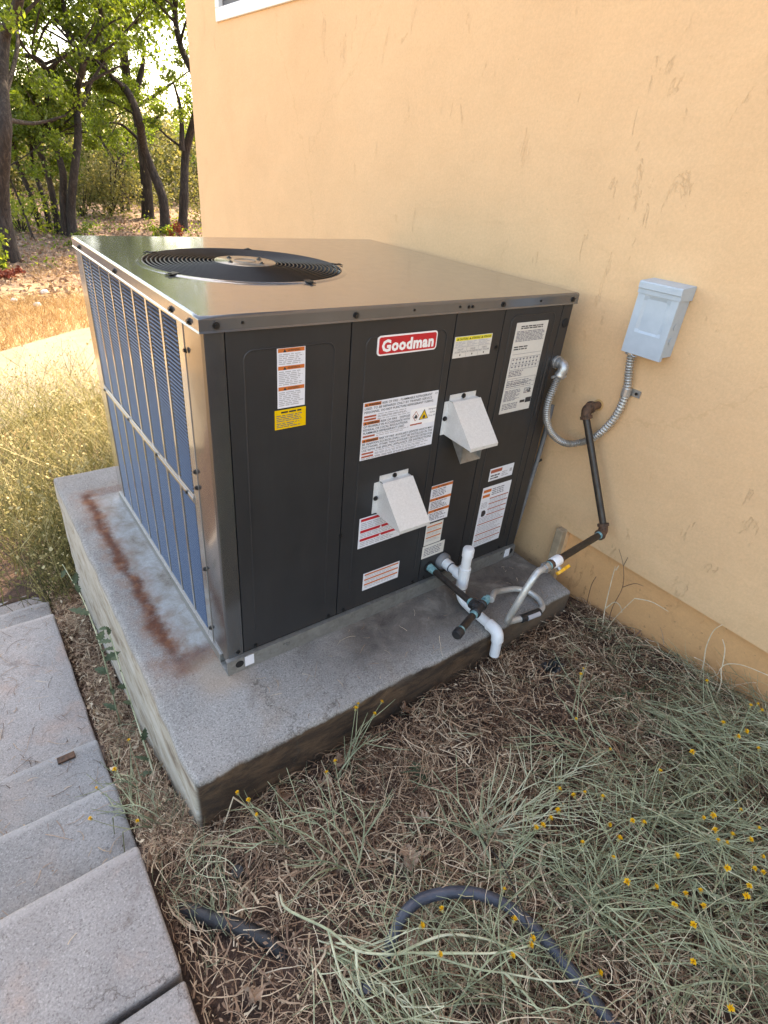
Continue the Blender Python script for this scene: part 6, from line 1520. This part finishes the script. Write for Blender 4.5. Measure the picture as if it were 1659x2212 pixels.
for ti, (nm, y0, pts, r0, br_, lb) in enumerate(TREES):
    if ti == 12: continue
    r_ = random.Random(100 + ti); base = (pts[0][0], y0, float(ground(pts[0][0], y0)))
    tr = thing(nm, base, lb, 'tree', 'oaks beyond the field')
    ys_ = [y0 + 0.12 * math.sin(i * 1.7 + ti) * i for i in range(len(pts))]
    P = spline([(x, yy, z) for (x, z), yy in zip(pts, ys_)], 44); P[0] = (P[0][0], P[0][1], base[2] - 0.1)
    rad = []
    for i in range(44):
        t = i / 43; f_ = (1.0 - 0.58 * t) * (1 + 0.45 * math.exp(-t * 26)); rad.append(r0 * f_ * (1 + 0.10 * noise.noise(Vector((ti, i * 0.45, 0)))))
    mb = MB(); mb.tube(P, rad, 10); limbs = []
    if br_:
        q = spline([(x, y0 + 0.1 * i, z) for i, (x, z) in enumerate(br_)], 18); mb.tube(q, [r0 * (0.62 - 0.45 * i / 17) for i in range(18)], 8); limbs += q[8:]
    top = [p_ for p_ in P if p_[2] > 0.9] or P[-8:]
    for b_ in range(9 if r0 > 0.05 else 3):
        s_ = Vector(r_.choice(top)); a = r_.uniform(0, 6.28); ln = r_.uniform(0.8, 2.0) * (1 if r0 > 0.05 else 0.5)
        e_ = s_ + Vector((math.cos(a) * ln, math.sin(a) * ln, r_.uniform(0.1, 0.9) * ln)); md = (s_ + e_) / 2 + Vector((r_.gauss(0, .15), r_.gauss(0, .15), r_.gauss(0.05, .15)))
        q = spline([tuple(s_), tuple(md), tuple(e_)], 12); mb.tube(q, [r0 * 0.30 * (1 - 0.8 * i / 11) + 0.006 for i in range(12)], 6); limbs += q[4:]
    mb.build('trunk', 'bark', tr, smooth=True, angle=80)
    crown = Strands(); cents = []
    nc = 56 if r0 > 0.05 else 18
    lim = limbs + [p_ for p_ in P if p_[2] > 1.0]
    for c_ in range(nc):
        s_ = Vector(r_.choice(lim)) + Vector((r_.gauss(0, 0.62), r_.gauss(0.65, 0.75), r_.gauss(0.1, 0.5)))
        if r_.random() < 0.35: s_.z += r_.uniform(0, 2.8)
        if s_.z < 0.35: continue
        k17 = (17.0 + 1.13) / (s_.y + 1.13); xx, zz = -0.4 + (s_.x + 0.4) * k17, 1.28 + (s_.z - 1.28) * k17
        if any((xx - gx_) ** 2 + (zz - gz__) ** 2 < rr_ ** 2 for (gx_, gz__), rr_ in GAPS) and r_.random() < 0.95: continue
        cents.append(tuple(s_))
    cents = np.array(cents)
    if len(cents):
        m_ = 150; rr_ = rng.uniform(0.22, 0.50, (len(cents), 1, 1))
        d = rng.normal(size=(len(cents), m_, 3)); d /= np.linalg.norm(d, axis=2, keepdims=True); d *= rng.random((len(cents), m_, 1)) ** 0.45
        d[..., 2] *= 0.6
        C_ = (cents[:, None] + d * rr_).reshape(-1, 3); n = len(C_)
        tone = np.clip(np.repeat(rng.normal(0.45, 0.16, len(cents)), m_) + 0.15 * rng.normal(size=n), 0, 1)
        crown.cards(C_, rng.uniform(0.055, 0.115, n), tone, 0.62)
        # upper canopy
        if r0 > 0.07:
            hc = np.column_stack([pts[-1][0] + rng.normal(0, 1.3, 34), y0 + rng.normal(0.6, 1.2, 34), rng.uniform(4.2, 9.5, 34)])
            C2 = (hc[:, None] + rng.normal(size=(34, 60, 3)) * 0.42).reshape(-1, 3)
            crown.cards(C2, rng.uniform(0.12, 0.22, len(C2)), np.clip(rng.normal(0.45, 0.2, len(C2)), 0, 1), 0.62)
        crown.build('crown', 'leaf', tr)
# shrubs and brush
def shrub(x, y, rx, rz, n, label, mat='brush', tone=0.5, size=(0.06, 0.12), nm='shrub', base=None):
    zb_ = float(ground(x, y)); o = thing(nm, (x, y, zb_), label, 'shrub', 'shrubs under the oaks'); S = Strands()
    nb = max(6, n // 60); c_ = rng.normal(size=(nb, 3)) * np.array([rx * 0.5, rx * 0.5, rz * 0.28]) + np.array([x, y, zb_ + rz * 0.5])
    c_[:, 2] = np.maximum(c_[:, 2], zb_ + 0.1)
    P = (c_[:, None] + rng.normal(size=(nb, 60, 3)) * np.array([rx, rx, rz * 0.6]) * 0.20).reshape(-1, 3); P = P[P[:, 2] > zb_]
    tone_ = np.clip(tone + 0.2 * rng.normal(size=len(P)), 0, 1); S.cards(P, rng.uniform(*size, len(P)), tone_, 0.6); S.build('foliage', mat, o)
    mb = MB(); r_ = random.Random(int(x * 100))
    for i in range(7):
        a = r_.uniform(0, 6.28); mb.tube([(x, y, zb_ - 0.05), (x + 0.3 * rx * math.cos(a), y + 0.3 * rx * math.sin(a), zb_ + 0.4 * rz), (x + 0.6 * rx * math.cos(a), y + 0.6 * rx * math.sin(a), zb_ + 0.85 * rz)], [0.02 * rz, 0.014 * rz, 0.006 * rz], 5)
    mb.build('branches', 'bark', o)
shrub(5.0, 22.0, 1.3, 1.9, 3600, 'pale brown-green shrub between the clump and the forked oak', 'brush', 0.75)
shrub(4.0, 21.5, 0.8, 1.1, 1500, 'low grey shrub right of the oak clump', 'brush', 0.55)
shrub(8.2, 21.0, 1.2, 2.2, 3000, 'olive shrub beside the house corner', 'brush', 0.6)
shrub(6.9, 24.5, 1.0, 1.4, 1500, 'dull shrub behind the thick oak', 'brush', 0.5)
shrub(0.45, 12.6, 0.35, 0.55, 900, 'bright green shrub at the foot of the left oak', 'leaf', 0.8)
shrub(5.15, 16.6, 0.35, 0.35, 500, 'small green shrub at the foot of the leaning oak', 'leaf', 0.7, (0.05, 0.09))
shrub(5.35, 16.2, 0.22, 0.55, 240, 'reddish seedling at the foot of the leaning oak', 'redleaf', 0.5, (0.04, 0.08))
shrub(2.75, 15.4, 0.35, 0.45, 420, 'reddish-green shrub in front of the oak clump', 'leaf', 0.5, (0.05, 0.09))
shrub(0.62, 11.4, 0.30, 0.18, 260, 'low dark red plant near the left oak', 'redleaf', 0.3, (0.04, 0.08))
shrub(1.7, 17.5, 0.9, 0.9, 1500, 'yellow-green shrub left of the oak clump', 'leaf', 0.95)
bw = Strands()
n = 46000
x = rng.uniform(-2, 17, n); y = rng.uniform(26, 36, n); hmax = 1.6 + 1.5 * (0.5 + 0.9 * fld(x, y, 0.22, 7)) + (y - 26) * 0.16
z = ground(x, y) + rng.random(n) ** 0.8 * np.maximum(hmax, 0.3)
bw.cards(np.stack([x, y, z], -1), rng.uniform(0.12, 0.26, n), np.clip(0.55 + 0.6 * fld(x, y, 0.5, 1) + 0.18 * rng.normal(size=n), 0, 1), 0.6)
tag(bw.build('far_brush', 'brush'), 'hazy olive brush closing the view behind the oaks', 'brush', kind='stuff')
und = Strands()
n = 4200
x = rng.uniform(0.0, 9.0, n); y = rng.uniform(12.5, 22, n); z = ground(x, y) + rng.random(n) ** 2 * 0.22 + 0.02
f_ = fld(x, y, 0.9, 6); ok = f_ > 0.02; x, y, z = x[ok], y[ok], z[ok]; n = len(x)
und.cards(np.stack([x, y, z], -1), rng.uniform(0.05, 0.10, n), np.clip(0.5 + 0.2 * rng.normal(size=n), 0, 1), 0.6)
# fallen leaves on the forest floor
n = 9000
x = rng.uniform(-1.0, 9.0, n); y = rng.uniform(9.5, 21, n)
lf_ = Strands(); lf_.cards(np.stack([x, y, ground(x, y) + rng.random(n) * 0.07], -1), rng.uniform(0.05, 0.12, n), np.clip(0.5 + 0.3 * rng.normal(size=n), 0, 1), 0.6, 0.6)
tag(lf_.build('leaf_litter', 'dryleaf'), 'brown fallen leaves scattered under the oaks', 'leaf litter', kind='stuff')
tag(und.build('ground_cover', 'leaf'), 'patchy low green seedlings under the oaks', 'ground cover', kind='stuff')

# unseen leaf cards added to darken reflections and cut skylight (behind and beside the viewer)
wl_ = Strands()
n = 7000
a = rng.uniform(R(150), R(255), n); d = rng.uniform(17, 24, n)
x = 0.5 + np.cos(a) * d; y = 0.0 + np.sin(a) * d
hm = 3.0 + 0.8 * np.sin(a * 9) + 0.5 * np.sin(a * 23 + 1)
wl_.cards(np.stack([x, y, -0.5 + rng.random(n) ** 0.9 * hm], -1), rng.uniform(0.35, 0.8, n), np.clip(0.4 + 0.25 * rng.normal(size=n), 0, 1), 0.7)
tag(wl_.build('added_leaf_screen', 'leaf'), 'unseen leaf screen added to darken reflections and cut skylight', 'added_leaf_screen', kind='stuff')
